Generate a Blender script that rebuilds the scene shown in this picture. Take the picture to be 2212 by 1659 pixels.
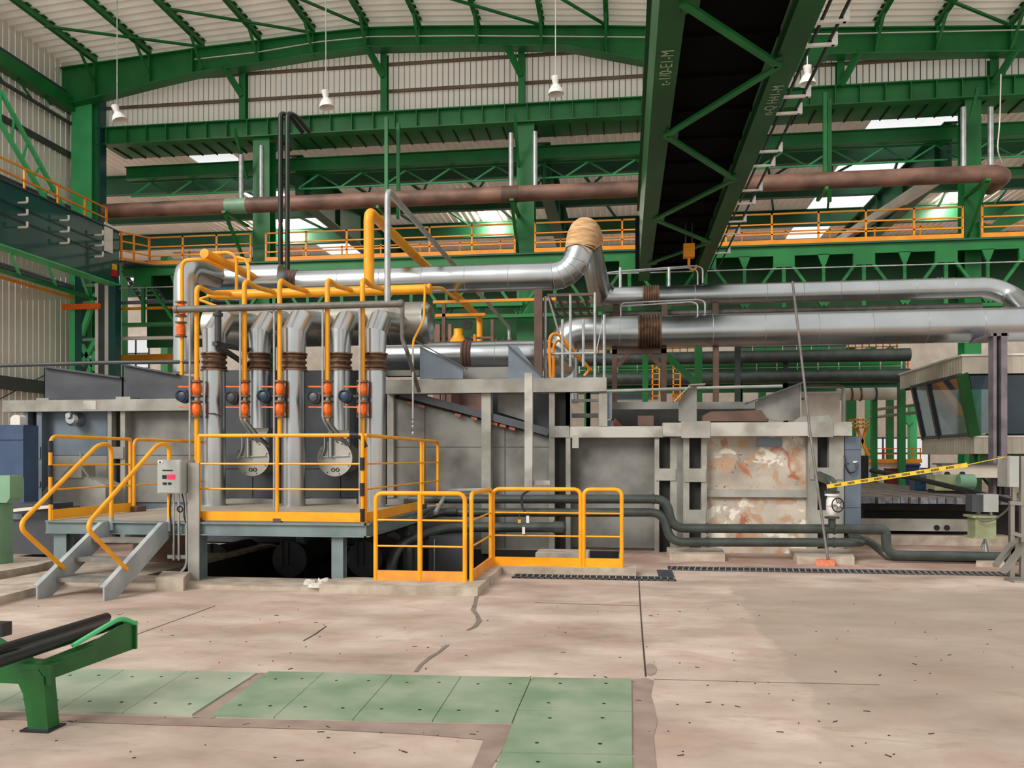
import bpy, math, random
from mathutils import Vector, Matrix, noise
random.seed(7)
scene = bpy.context.scene
for _o in list(bpy.data.objects):
    bpy.data.objects.remove(_o)

# ------------------------------------------------------------------ camera
F, HC, V0 = 1800.0, 1.6, 990.0            # focal length in pixels, eye height, horizon row
YAW = math.atan(244 / 1800.0)
CA, SA = math.cos(YAW), math.sin(YAW)
cd = bpy.data.cameras.new('camera')
cam = bpy.data.objects.new('camera', cd)
scene.collection.objects.link(cam)
cam.location = (0, 0, HC)
cam.rotation_euler = (math.pi / 2, 0, YAW)
cd.sensor_width = 36
cd.lens = F * 36 / 2212
cd.shift_y = (V0 - 829.5) / 2212
cd.clip_end = 300
scene.camera = cam

# ------------------------------------------------------------------ world and light
world = bpy.data.worlds.new('sky')
scene.world = world
world.use_nodes = True
bg = world.node_tree.nodes['Background']
bg.inputs[0].default_value = (1.0, 0.965, 0.92, 1)
bg.inputs[1].default_value = 0.82
sd = bpy.data.lights.new('sun', 'SUN')
sd.energy = 2.3
sd.angle = math.radians(25)
sd.color = (1.0, 0.96, 0.9)
sun = bpy.data.objects.new('sun', sd)
scene.collection.objects.link(sun)
sun.rotation_euler = (math.radians(57), 0, math.radians(-34))
scene.view_settings.view_transform = 'Standard'
scene.view_settings.look = 'None'
scene.view_settings.exposure = 0.08
scene.view_settings.gamma = 1.0
scene.view_settings.use_curve_mapping = False

# ------------------------------------------------------------------ measuring helpers
def _dir(u):
    xr = (u - 1106.0) / F
    return xr * CA - SA, xr * SA + CA
def P(u, v, Y):
    dx, dy = _dir(u); t = Y / dy
    return Vector((dx * t, Y, HC - (v - V0) / F * t))
def PZ(u, v, Z):
    dx, dy = _dir(u); t = (HC - Z) * F / (v - V0)
    return Vector((dx * t, dy * t, Z))
def PX(u, v, X):
    dx, dy = _dir(u); t = X / dx
    return Vector((X, dy * t, HC - (v - V0) / F * t))
def XU(u, Y):
    return P(u, V0, Y).x
def ZV(v, u, Y):
    return P(u, v, Y).z
def V(*a):
    return Vector(a)

# ------------------------------------------------------------------ materials
def lin(c):
    return tuple(((x / 255) / 12.92 if x / 255 <= 0.04045 else ((x / 255 + 0.055) / 1.055) ** 2.4) for x in c) + (1,)
M = {}
def mat(name, rgb, rough=0.5, metal=0.0, rgb2=None, scale=3.0, detail=4.0, bump=0.0, lo=0.35, hi=0.65, stretch=None, emit=0.0, spec=0.5):
    m = bpy.data.materials.new(name); m.use_nodes = True
    nt = m.node_tree; b = nt.nodes['Principled BSDF']
    b.inputs['Roughness'].default_value = rough
    b.inputs['Metallic'].default_value = metal
    b.inputs['Specular IOR Level'].default_value = spec
    if rgb2 is None:
        rgb2 = tuple(x * 0.86 for x in rgb)
    tc = nt.nodes.new('ShaderNodeTexCoord')
    src = tc.outputs['Object']
    if stretch:
        mp = nt.nodes.new('ShaderNodeMapping'); mp.inputs['Scale'].default_value = stretch
        nt.links.new(src, mp.inputs[0]); src = mp.outputs[0]
    n = nt.nodes.new('ShaderNodeTexNoise'); n.inputs['Scale'].default_value = scale; n.inputs['Detail'].default_value = detail
    nt.links.new(src, n.inputs['Vector'])
    r = nt.nodes.new('ShaderNodeValToRGB')
    r.color_ramp.elements[0].position = lo; r.color_ramp.elements[0].color = lin(rgb2)
    r.color_ramp.elements[1].position = hi; r.color_ramp.elements[1].color = lin(rgb)
    nt.links.new(n.outputs['Fac'], r.inputs[0]); nt.links.new(r.outputs[0], b.inputs['Base Color'])
    if metal > 0.5:
        mr = nt.nodes.new('ShaderNodeMapRange'); mr.inputs[3].default_value = rough * 0.8; mr.inputs[4].default_value = rough * 1.35
        nt.links.new(n.outputs['Fac'], mr.inputs[0]); nt.links.new(mr.outputs[0], b.inputs['Roughness'])
    if bump:
        bp = nt.nodes.new('ShaderNodeBump'); bp.inputs['Strength'].default_value = bump; bp.inputs['Distance'].default_value = 0.02
        nt.links.new(n.outputs['Fac'], bp.inputs['Height']); nt.links.new(bp.outputs[0], b.inputs['Normal'])
    if emit:
        b.inputs['Emission Color'].default_value = lin(rgb); b.inputs['Emission Strength'].default_value = emit
    M[name] = m
    return m
mat('green', (28, 124, 58), 0.42, rgb2=(20, 104, 48), scale=0.9)
mat('green_crane', (26, 92, 42), 0.45, rgb2=(20, 78, 36), scale=0.8)
mat('green_light', (84, 200, 128), 0.4, rgb2=(66, 180, 108), scale=0.8)
mat('green_far', (22, 96, 60), 0.5, rgb2=(16, 78, 50), scale=0.5)
mat('teal', (22, 84, 78), 0.4, rgb2=(18, 70, 68), scale=0.7)
mat('yellow', (254, 178, 22), 0.38, rgb2=(244, 158, 18), scale=4)
mat('rail_worn', (240, 160, 50), 0.5, rgb2=(222, 140, 62), scale=6)
mat('orange_rail', (246, 158, 24), 0.45, rgb2=(232, 138, 28), scale=2)
mat('orange_valve', (246, 122, 24), 0.45, rgb2=(228, 88, 12), scale=14)
mat('orange_brick', (222, 138, 108), 0.8, rgb2=(204, 116, 86), scale=20)
mat('galv', (198, 204, 206), 0.27, 1.0, rgb2=(184, 190, 192), scale=1.2, detail=3)
mat('galv_dull', (186, 184, 176), 0.42, 1.0, rgb2=(166, 164, 156), scale=1.5, detail=4)
mat('galv_thin', (190, 194, 194), 0.4, 0.6, rgb2=(165, 168, 168), scale=5)
mat('steel_grey', (140, 140, 135), 0.55, 0.15, rgb2=(98, 97, 92), scale=1.6, detail=7, lo=0.3, hi=0.6, bump=0.05)
mat('steel_post', (172, 171, 163), 0.5, 0.1, rgb2=(138, 136, 128), scale=2.2, detail=7)
mat('steel_bright', (190, 188, 180), 0.5, 0.1, rgb2=(150, 148, 138), scale=1.8, detail=7, lo=0.38, hi=0.55)
mat('steel_dark', (82, 86, 92), 0.45, 0.2, rgb2=(66, 70, 76), scale=1.5, detail=6)
mat('steel_blue', (120, 134, 146), 0.42, 0.2, rgb2=(98, 110, 120), scale=1.5, detail=6)
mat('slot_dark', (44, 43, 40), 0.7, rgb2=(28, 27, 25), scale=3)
mat('platform_beam', (128, 144, 146), 0.45, 0.15, rgb2=(108, 124, 126), scale=2.5)
mat('deck_plate', (178, 168, 152), 0.6, 0.1, rgb2=(150, 140, 124), scale=2.5, stretch=(1, 4, 1))
mat('stair_steel', (188, 194, 196), 0.45, 0.2, rgb2=(150, 162, 166), scale=3)
mat('tread_steel', (140, 138, 132), 0.6, 0.2, rgb2=(116, 114, 108), scale=5)
mat('pipe_dark', (72, 80, 76), 0.32, 0.1, rgb2=(56, 62, 58), scale=4)
mat('pipe_grey', (120, 116, 110), 0.5, 0.1, rgb2=(98, 94, 88), scale=6)
mat('bracket_dark', (64, 68, 70), 0.5, 0.1, scale=4)
mat('black_rubber', (34, 36, 42), 0.4, rgb2=(24, 25, 30), scale=5)
mat('black_paint', (30, 36, 32), 0.35, scale=5)
mat('deck_shade', (12, 13, 12), 0.95, rgb2=(8, 8, 8), scale=3, spec=0.1)  # near-black colour stands in for the shade between the crane girders
mat('rust_pipe', (146, 110, 94), 0.55, 0.1, rgb2=(92, 68, 58), scale=1.6, detail=8, stretch=(0.6, 1, 1))
mat('rust_bellows', (150, 124, 104), 0.35, 0.7, rgb2=(112, 88, 72), scale=6)
mat('brown_steel', (104, 78, 66), 0.6, rgb2=(86, 64, 54), scale=3)
mat('lilac_steel', (150, 140, 148), 0.55, rgb2=(120, 110, 118), scale=3)
mat('wrap_cloth', (226, 192, 148), 0.85, rgb2=(190, 140, 90), scale=5, detail=6, stretch=(0.6, 0.6, 3.5))
mat('roof_white', (250, 246, 236), 0.6, rgb2=(236, 230, 218), scale=0.7)
mat('roof_far', (248, 236, 220), 0.6, rgb2=(226, 212, 194), scale=0.6)
mat('clad_white', (250, 246, 236), 0.55, rgb2=(236, 230, 218), scale=1.0)
mat('clad_left', (236, 232, 220), 0.55, rgb2=(220, 214, 202), scale=0.8)
mat('girt_brown', (128, 108, 88), 0.6, rgb2=(108, 90, 72), scale=2)
mat('girt_dark', (70, 78, 76), 0.6, scale=2)
mat('cabin_clad', (206, 200, 182), 0.55, rgb2=(186, 178, 160), scale=1.5)
mat('white_paint', (236, 234, 228), 0.5, rgb2=(222, 218, 210), scale=2)
mat('cream', (242, 232, 218), 0.55, rgb2=(226, 214, 198), scale=2)
mat('lamp_white', (240, 238, 234), 0.45, rgb2=(228, 226, 220), scale=3)
mat('box_grey', (176, 180, 176), 0.45, rgb2=(166, 170, 166), scale=3)
mat('cabinet_blue', (112, 126, 140), 0.4, 0.1, rgb2=(100, 112, 126), scale=2)
mat('navy', (64, 88, 122), 0.4, rgb2=(50, 70, 100), scale=2)
mat('motor_blue', (32, 66, 92), 0.4, rgb2=(24, 46, 66), scale=10)
mat('pale_green', (128, 172, 140), 0.45, rgb2=(112, 154, 124), scale=2)
mat('plate_green', (116, 141, 110), 0.7, rgb2=(152, 164, 142), scale=2.2, detail=7, bump=0.06)
mat('plate_pale', (176, 182, 160), 0.7, rgb2=(142, 160, 136), scale=2.2, detail=7, bump=0.06)
mat('roller_green', (26, 104, 44), 0.3, rgb2=(20, 86, 36), scale=4)
mat('transformer', (160, 168, 128), 0.5, scale=4)
mat('kerb', (196, 184, 168), 0.85, rgb2=(164, 150, 134), scale=5, detail=8, bump=0.15)
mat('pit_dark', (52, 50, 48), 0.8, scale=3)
mat('brown_board', (116, 90, 74), 0.8, scale=2)
mat('billet', (142, 132, 126), 0.6, 0.2, rgb2=(104, 96, 92), scale=4, stretch=(4, 0.5, 4))
mat('billet_end', (136, 140, 150), 0.6, 0.2, rgb2=(100, 104, 114), scale=9)
mat('tape_yellow', (240, 200, 50), 0.6, scale=8)
mat('black_ink', (24, 22, 20), 0.7)
mat('red', (200, 32, 44), 0.5)
mat('dark_red', (120, 34, 40), 0.5)
mat('blue_bin', (30, 52, 104), 0.5)
mat('white_rag', (222, 218, 208), 0.9, rgb2=(196, 190, 180), scale=12)
mat('brick_red', (178, 110, 84), 0.9, rgb2=(150, 88, 66), scale=12)
mat('lamp_glow', (255, 246, 226), 0.4, emit=9.0)
mat('display_red', (226, 40, 90), 0.4, emit=0.6)
mat('text_pale', (170, 190, 160), 0.6)
# rusty peeling panel: grey paint, flaked white patches, brown rust bleeding through
def peeling_material():
    m = bpy.data.materials.new('peeling'); m.use_nodes = True; M['peeling'] = m
    nt = m.node_tree; N = nt.nodes; L = nt.links; b = N['Principled BSDF']; b.inputs['Roughness'].default_value = 0.75
    tc = N.new('ShaderNodeTexCoord')
    def layer(scale, detail, dist, p0, p1, off):
        mp = N.new('ShaderNodeMapping'); mp.inputs['Location'].default_value = off; L.new(tc.outputs['Object'], mp.inputs[0])
        n = N.new('ShaderNodeTexNoise'); n.inputs['Scale'].default_value = scale; n.inputs['Detail'].default_value = detail; n.inputs['Distortion'].default_value = dist
        L.new(mp.outputs[0], n.inputs['Vector'])
        r = N.new('ShaderNodeValToRGB'); r.color_ramp.elements[0].position = p0; r.color_ramp.elements[1].position = p1
        L.new(n.outputs['Fac'], r.inputs[0]); return r.outputs[0]
    def mix(f, a_, c):
        x = N.new('ShaderNodeMixRGB'); L.new(f, x.inputs[0])
        if isinstance(a_, tuple): x.inputs[1].default_value = a_
        else: L.new(a_, x.inputs[1])
        x.inputs[2].default_value = c; return x.outputs[0]
    c = mix(layer(1.2, 6, 0.3, 0.35, 0.65, (3, 1, 2)), lin((150, 140, 128)), lin((206, 196, 182)))
    c = mix(layer(3.2, 9, 0.9, 0.50, 0.62, (7, 3, 9)), c, lin((186, 152, 124)))
    c = mix(layer(2.6, 8, 0.5, 0.55, 0.58, (1, 8, 4)), c, lin((232, 226, 212)))
    c = mix(layer(2.1, 9, 0.7, 0.60, 0.66, (11, 2, 6)), c, lin((172, 108, 76)))
    c = mix(layer(5.5, 6, 2.5, 0.66, 0.69, (4, 4, 1)), c, lin((122, 96, 80)))
    L.new(c, b.inputs['Base Color'])
peeling_material()
# glass and translucent sheet
m = bpy.data.materials.new('glass'); m.use_nodes = True; M['glass'] = m
b = m.node_tree.nodes['Principled BSDF']; b.inputs['Base Color'].default_value = (0.34, 0.52, 0.64, 1); b.inputs['Roughness'].default_value = 0.03
b.inputs['Transmission Weight'].default_value = 0.85; b.inputs['IOR'].default_value = 1.45
m = bpy.data.materials.new('skylight_sheet'); m.use_nodes = True; M['skylight_sheet'] = m
nt = m.node_tree; b = nt.nodes['Principled BSDF']; o = nt.nodes['Material Output']
tr = nt.nodes.new('ShaderNodeBsdfTranslucent'); tr.inputs[0].default_value = (0.9, 0.95, 1, 1)
tp = nt.nodes.new('ShaderNodeBsdfTransparent'); ms = nt.nodes.new('ShaderNodeMixShader'); ms.inputs[0].default_value = 0.6
nt.links.new(tr.outputs[0], ms.inputs[1]); nt.links.new(tp.outputs[0], ms.inputs[2]); nt.links.new(ms.outputs[0], o.inputs[0])
def translucent(name, fac):
    nt = M[name].node_tree; b = nt.nodes['Principled BSDF']; o = nt.nodes['Material Output']
    t = nt.nodes.new('ShaderNodeBsdfTranslucent'); t.inputs[0].default_value = (1.0, 0.97, 0.92, 1)
    x = nt.nodes.new('ShaderNodeMixShader'); x.inputs[0].default_value = fac
    nt.links.new(b.outputs[0], x.inputs[1]); nt.links.new(t.outputs[0], x.inputs[2]); nt.links.new(x.outputs[0], o.inputs[0])
translucent('roof_white', 0.11); translucent('clad_white', 0.3); translucent('roof_far', 0.07)
# concrete floor
def floor_material():
    m = bpy.data.materials.new('floor_concrete'); m.use_nodes = True; M['floor_concrete'] = m
    nt = m.node_tree; N = nt.nodes; L = nt.links; b = N['Principled BSDF']
    b.inputs['Roughness'].default_value = 0.78
    tc = N.new('ShaderNodeTexCoord')
    def noi(scale, detail, rough=0.6, dist=0.0, st=None):
        n = N.new('ShaderNodeTexNoise'); n.inputs['Scale'].default_value = scale; n.inputs['Detail'].default_value = detail
        n.inputs['Roughness'].default_value = rough; n.inputs['Distortion'].default_value = dist
        if st:
            mp = N.new('ShaderNodeMapping'); mp.inputs['Scale'].default_value = st; L.new(tc.outputs['Object'], mp.inputs[0]); L.new(mp.outputs[0], n.inputs['Vector'])
        else:
            L.new(tc.outputs['Object'], n.inputs['Vector'])
        return n.outputs['Fac']
    def ramp(s, p0, c0, p1, c1):
        r = N.new('ShaderNodeValToRGB'); r.color_ramp.elements[0].position = p0; r.color_ramp.elements[0].color = c0
        r.color_ramp.elements[1].position = p1; r.color_ramp.elements[1].color = c1; L.new(s, r.inputs[0]); return r.outputs[0]
    def mix(f, a, c, mode='MIX'):
        x = N.new('ShaderNodeMixRGB'); x.blend_type = mode
        for i, s in ((0, f), (1, a), (2, c)):
            if hasattr(s, 'links') or hasattr(s, 'is_linked'): L.new(s, x.inputs[i])
            else: x.inputs[i].default_value = s
        return x.outputs[0]
    base = ramp(noi(0.7, 6, st=(1, 1.6, 1)), 0.3, lin((152, 131, 117)), 0.66, lin((209, 192, 177)))
    pink = ramp(noi(1.7, 7, 0.65, 0.5), 0.5, (0, 0, 0, 1), 0.72, (1, 1, 1, 1))
    c = mix(pink, base, lin((182, 152, 136)))
    # grey damp area towards the right, with a ragged edge
    sx = N.new('ShaderNodeSeparateXYZ'); L.new(tc.outputs['Object'], sx.inputs[0])
    wob = noi(1.1, 5)
    ad = N.new('ShaderNodeMath'); ad.operation = 'MULTIPLY_ADD'; L.new(wob, ad.inputs[0]); ad.inputs[1].default_value = 0.55; L.new(sx.outputs[0], ad.inputs[2])
    slope = N.new('ShaderNodeMath'); slope.operation = 'MULTIPLY_ADD'; L.new(sx.outputs[1], slope.inputs[0]); slope.inputs[1].default_value = -0.03; L.new(ad.outputs[0], slope.inputs[2])
    ed = ramp(slope.outputs[0], 0.0, (0, 0, 0, 1), 1.0, (1, 1, 1, 1))
    mr = N.new('ShaderNodeMapRange'); L.new(slope.outputs[0], mr.inputs[0]); mr.inputs[1].default_value = 1.24; mr.inputs[2].default_value = 1.30
    ylim = N.new('ShaderNodeMapRange'); L.new(sx.outputs[1], ylim.inputs[0]); ylim.inputs[1].default_value = 10.9; ylim.inputs[2].default_value = 10.4
    ylo = N.new('ShaderNodeMapRange'); L.new(sx.outputs[1], ylo.inputs[0]); ylo.inputs[1].default_value = 3.5; ylo.inputs[2].default_value = 6.5
    mm = N.new('ShaderNodeMath'); mm.operation = 'MULTIPLY'; L.new(mr.outputs[0], mm.inputs[0]); L.new(ylim.outputs[0], mm.inputs[1])
    m2 = N.new('ShaderNodeMath'); m2.operation = 'MULTIPLY'; L.new(mm.outputs[0], m2.inputs[0]); L.new(ylo.outputs[0], m2.inputs[1])
    m3 = N.new('ShaderNodeMath'); m3.operation = 'MULTIPLY'; L.new(m2.outputs[0], m3.inputs[0]); m3.inputs[1].default_value = 0.6
    c = mix(m3.outputs[0], c, lin((156, 142, 126)))
    # brushed darker streaks and dark specks
    st = ramp(noi(2.2, 8, 0.7, 1.2, (0.7, 2.4, 1)), 0.56, (0, 0, 0, 1), 0.75, (0.6, 0.6, 0.6, 1))
    c = mix(st, c, lin((140, 118, 102)))
    sp = ramp(noi(9, 3, 0.5), 0.74, (0, 0, 0, 1), 0.78, (0.7, 0.7, 0.7, 1))
    c = mix(sp, c, lin((96, 80, 70)))
    # red-brown scale dust lying along the furnace foot
    dy = N.new('ShaderNodeMapRange'); L.new(sx.outputs[1], dy.inputs[0]); dy.inputs[1].default_value = 11.6; dy.inputs[2].default_value = 12.8
    dn = ramp(noi(1.3, 7, 0.6, 0.4), 0.3, (0, 0, 0, 1), 0.6, (0.75, 0.75, 0.75, 1))
    dm = N.new('ShaderNodeMath'); dm.operation = 'MULTIPLY'; L.new(dy.outputs[0], dm.inputs[0]); L.new(dn, dm.inputs[1])
    c = mix(dm.outputs[0], c, lin((150, 112, 98)))
    L.new(c, b.inputs['Base Color'])
    bp = N.new('ShaderNodeBump'); bp.inputs['Strength'].default_value = 0.12; bp.inputs['Distance'].default_value = 0.02
    L.new(noi(6, 8), bp.inputs['Height']); L.new(bp.outputs[0], b.inputs['Normal'])
floor_material()

# ------------------------------------------------------------------ mesh builder
COL = scene.collection
class MB:
    def __init__(s):
        s.v, s.f = [], []
    def poly(s, pts):
        i = len(s.v); s.v += [Vector(p) for p in pts]; s.f.append(list(range(i, i + len(pts)))); return s
    def _hex(s, c):
        i = len(s.v); s.v += c
        for q in ((0, 3, 2, 1), (4, 5, 6, 7), (0, 1, 5, 4), (1, 2, 6, 5), (2, 3, 7, 6), (3, 0, 4, 7)):
            s.f.append([i + k for k in q])
        return s
    def box(s, x0, x1, y0, y1, z0, z1):
        x0, x1 = min(x0, x1), max(x0, x1); y0, y1 = min(y0, y1), max(y0, y1); z0, z1 = min(z0, z1), max(z0, z1)
        return s._hex([V(x0, y0, z0), V(x1, y0, z0), V(x1, y1, z0), V(x0, y1, z0), V(x0, y0, z1), V(x1, y0, z1), V(x1, y1, z1), V(x0, y1, z1)])
    def bar(s, p0, p1, w, h, up=(0, 0, 1), off=(0, 0)):
        p0, p1 = Vector(p0), Vector(p1); d = (p1 - p0).normalized(); up = Vector(up)
        if abs(d.dot(up)) > 0.99: up = V(0, 1, 0)
        a = d.cross(up).normalized(); c = a.cross(d).normalized()
        o = a * off[0] + c * off[1]
        q = []
        for p in (p0, p1):
            for sa, sc_ in ((-1, -1), (1, -1), (1, 1), (-1, 1)):
                q.append(p + o + a * (sa * w / 2) + c * (sc_ * h / 2))
        return s._hex(q)
    def ibeam(s, p0, p1, h, w, t=0.03, up=(0, 0, 1)):
        s.bar(p0, p1, w, t, up, (0, h / 2 - t / 2)); s.bar(p0, p1, w, t, up, (0, -h / 2 + t / 2)); s.bar(p0, p1, t, h - 2 * t, up); return s
    def prism(s, pts, ext):
        pts = [Vector(p) for p in pts]; ext = Vector(ext); n = len(pts); i = len(s.v)
        s.v += pts + [p + ext for p in pts]
        s.f.append(list(range(i + n - 1, i - 1, -1))); s.f.append(list(range(i + n, i + 2 * n)))
        for k in range(n):
            s.f.append([i + k, i + (k + 1) % n, i + n + (k + 1) % n, i + n + k])
        return s
    def rings(s, rs, cap=True, closed=False):
        n = len(rs[0]); i = len(s.v)
        for r in rs: s.v += r
        m = len(rs)
        for a in range(m if closed else m - 1):
            b = (a + 1) % m
            for k in range(n):
                s.f.append([i + a * n + k, i + a * n + (k + 1) % n, i + b * n + (k + 1) % n, i + b * n + k])
        if cap and not closed:
            s.f.append([i + k for k in range(n - 1, -1, -1)]); s.f.append([i + (m - 1) * n + k for k in range(n)])
        return s
    def tube(s, pts, r, n=12, bend=0.0, seg=5, cap=True):
        pts = [Vector(p) for p in pts]; path = [pts[0]]
        for k in range(1, len(pts) - 1):
            a, b, c = pts[k - 1], pts[k], pts[k + 1]
            if bend <= 0: path.append(b); continue
            l = min(bend, (a - b).length * 0.48, (c - b).length * 0.48)
            p, q = b + (a - b).normalized() * l, b + (c - b).normalized() * l
            for j in range(seg + 1):
                t = j / seg; path.append(p * (1 - t) ** 2 + b * 2 * t * (1 - t) + q * t * t)
        path.append(pts[-1])
        rs = []; pd = None; ref = None
        for k, p in enumerate(path):
            d0 = (p - path[k - 1]).normalized() if k else None
            d1 = (path[k + 1] - p).normalized() if k < len(path) - 1 else None
            d = ((d0 + d1).normalized() if d0 and d1 else (d0 or d1))
            if ref is None:
                ref = V(0, 0, 1) if abs(d.z) < 0.9 else V(0, 1, 0)
            ref = (ref - d * ref.dot(d)).normalized(); b_ = d.cross(ref)
            sc_ = 1.0
            if d0 and d1:
                cs = max(0.5, math.sqrt(max(0.0, (1 + d0.dot(d1)) / 2))); sc_ = 1 / cs if bend <= 0 else 1.0
            rs.append([p + (ref * math.cos(2 * math.pi * j / n) + b_ * math.sin(2 * math.pi * j / n)) * r * (sc_ if bend <= 0 else 1) for j in range(n)])
        return s.rings(rs, cap)
    def lathe(s, p, d, prof, n=20, cap=True):
        p, d = Vector(p), Vector(d).normalized(); ref = V(0, 0, 1) if abs(d.z) < 0.9 else V(1, 0, 0)
        a = (ref - d * ref.dot(d)).normalized(); b_ = d.cross(a)
        return s.rings([[p + d * t + (a * math.cos(2 * math.pi * j / n) + b_ * math.sin(2 * math.pi * j / n)) * max(r, 1e-4) for j in range(n)] for t, r in prof], cap)
    def torus(s, p, d, R, r, n=28, k=8):
        p, d = Vector(p), Vector(d).normalized(); ref = V(0, 0, 1) if abs(d.z) < 0.9 else V(1, 0, 0)
        a = (ref - d * ref.dot(d)).normalized(); b_ = d.cross(a); rs = []
        for j in range(n):
            e = a * math.cos(2 * math.pi * j / n) + b_ * math.sin(2 * math.pi * j / n)
            rs.append([p + e * (R + r * math.cos(2 * math.pi * q / k)) + d * (r * math.sin(2 * math.pi * q / k)) for q in range(k)])
        return s.rings(rs, False, True)
    def bellows(s, p0, p1, r, waves=6, amp=0.04, n=24):
        p0, p1 = Vector(p0), Vector(p1); L = (p1 - p0).length; prof = []
        m = waves * 6
        for k in range(m + 1):
            prof.append((L * k / m, r + amp * (0.5 - 0.5 * math.cos(2 * math.pi * waves * k / m))))
        return s.lathe(p0, p1 - p0, prof, n)
    def pbox(s, u0, u1, v0, v1, Y, dep, uref=None):
        ur = uref if uref is not None else (u0 + u1) / 2
        return s.box(XU(u0, Y), XU(u1, Y), Y, Y + dep, ZV(v1, ur, Y), ZV(v0, ur, Y))
    def ppoly(s, uv, Y, dep):
        return s.prism([P(u, v, Y) for u, v in uv], (0, dep, 0))
    def ptube(s, uvY, r, n=12, bend=0.0, seg=5):
        return s.tube([P(*q) for q in uvY], r, n, bend, seg)
    def build(s, name, material, parent=None, angle=35):
        me = bpy.data.meshes.new(name)
        me.from_pydata([tuple(p) for p in s.v], [], s.f)
        me.validate()
        import bmesh
        bm = bmesh.new(); bm.from_mesh(me); bmesh.ops.recalc_face_normals(bm, faces=bm.faces); bm.to_mesh(me); bm.free()
        me.polygons.foreach_set('use_smooth', [True] * len(me.polygons)); me.set_sharp_from_angle(angle=math.radians(angle))
        me.materials.append(M[material])
        o = bpy.data.objects.new(name, me); COL.objects.link(o)
        if parent: o.parent = parent
        return o
def tag(o, label, cat, group=None):
    o['label'] = label; o['category'] = cat
    if group: o['group'] = group
    return o
def T(name, label, cat, group=None):
    o = bpy.data.objects.new(name, None); COL.objects.link(o); o.empty_display_size = 0.2
    return tag(o, label, cat, group)
def one(name, mb, material, label, cat, group=None):
    return tag(mb.build(name, material), label, cat, group)
def struct(name, mb=None, material=None):
    o = mb.build(name, material) if mb else bpy.data.objects.new(name, None)
    if not mb: COL.objects.link(o)
    o['kind'] = 'structure'
    return o
def dup(o, parent, loc):
    c = o.copy(); COL.objects.link(c); c.parent = parent; c.location = loc; return c
# ================================================================== THE SETTING
XL = -21.5                                    # left wall
YC = 30.0                                     # line of hall columns
# ---- floor with an open pit in front of the furnace
fl = MB()
xs = [-50, -6.3, -3.05, -1.9, -0.1, 40]; ys = [-8, 10.15, 11.8, 14.45, 62]
for i in range(5):
    for j in range(4):
        if (i in (1, 2) and j in (1, 2)) or (i == 3 and j == 2): continue
        fl.poly([(xs[i], ys[j], 0), (xs[i + 1], ys[j], 0), (xs[i + 1], ys[j + 1], 0), (xs[i], ys[j + 1], 0)])
floor = struct('floor', fl, 'floor_concrete')
pit = MB()
for x0, y0, x1, y1 in ((-3.05, 10.15, -1.9, 10.15), (-1.9, 10.15, -1.9, 11.8), (-1.9, 11.8, -0.1, 11.8), (-0.1, 11.8, -0.1, 14.45), (-0.1, 14.45, -6.3, 14.45), (-6.3, 14.45, -6.3, 10.15), (-6.3, 10.15, -3.05, 10.15)):
    pit.poly([(x0, y0, 0), (x1, y1, 0), (x1, y1, -1.3), (x0, y0, -1.3)])
pit.poly([(-6.3, 10.15, -1.3), (-0.1, 10.15, -1.3), (-0.1, 14.45, -1.3), (-6.3, 14.45, -1.3)])
pit.build('pit_lining', 'pit_dark', floor)
k = MB().box(-3.6, -1.69, 9.5, 10.15, 0, 0.1); k.build('kerb', 'kerb', floor)
k = MB().box(-1.9, -1.69, 10.15, 11.4, 0, 0.1); k.build('kerb', 'kerb', floor)
k = MB().box(-1.9, 0.15, 11.4, 11.8, 0, 0.1); k.build('kerb', 'kerb', floor)
k = MB().box(-7.9, -3.6, 9.6, 10.3, 0, 0.05); k.build('kerb', 'kerb', floor)
k = MB().box(-7.9, -6.3, 10.3, 14.4, 0, 0.05); k.build('kerb', 'kerb', floor)
k = MB().box(-1.35, -0.55, 12.6, 13.2, -0.2, 0.16); k.build('plinth', 'kerb', floor)
# kerb slabs at the far left and right of the furnace
k = MB().prism([PZ(-60, 1268, 0), PZ(80, 1243, 0), PZ(80, 1236, 0) + V(0, 0.5, 0), PZ(-60, 1230, 0) + V(0, 0.5, 0)], (0, 0, 0.14)); k.build('kerb', 'kerb', floor)
k = MB().prism([PZ(-60, 1322, 0), PZ(118, 1275, 0), PZ(140, 1255, 0), PZ(-60, 1278, 0)], (0, 0, 0.09)); k.build('kerb', 'kerb', floor)
# repaired crack and joints (thin strips of filler proud of the concrete)
def strip(name, uv, w, material, z=0.004):
    mb = MB(); pts = [PZ(u, v, 0) for u, v in uv]
    L, R = [], []
    for i, p in enumerate(pts):
        d = (pts[min(i + 1, len(pts) - 1)] - pts[max(i - 1, 0)]).normalized(); nrm = V(-d.y, d.x, 0); ww = w * (0.7 + 0.6 * random.random()) if w > 0.02 else w
        L.append(p + nrm * ww / 2 + V(0, 0, z)); R.append(p - nrm * ww / 2 + V(0, 0, z))
    for i in range(len(pts) - 1): mb.poly([L[i], R[i], R[i + 1], L[i + 1]])
    return mb.build(name, material, floor)
mat('filler', (136, 124, 112), 0.85, scale=6)
mat('joint_dark', (60, 52, 48), 0.9)
mat('mortar', (160, 140, 128), 0.85, rgb2=(138, 120, 110), scale=4, detail=8, bump=0.1)
strip('crack_filler', [(1030, 1287), (1026, 1305), (1022, 1318), (1031, 1330), (1035, 1342), (1026, 1354), (1010, 1362)], 0.05, 'filler')
strip('crack_filler', [(966, 1394), (950, 1408), (930, 1420), (910, 1436), (898, 1452)], 0.04, 'filler')
strip('floor_joint', [(1380, 1254), (1383, 1310), (1388, 1380), (1395, 1462)], 0.012, 'joint_dark')
strip('floor_joint', [(1155, 1302), (1240, 1305), (1380, 1309)], 0.012, 'joint_dark')
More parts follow.
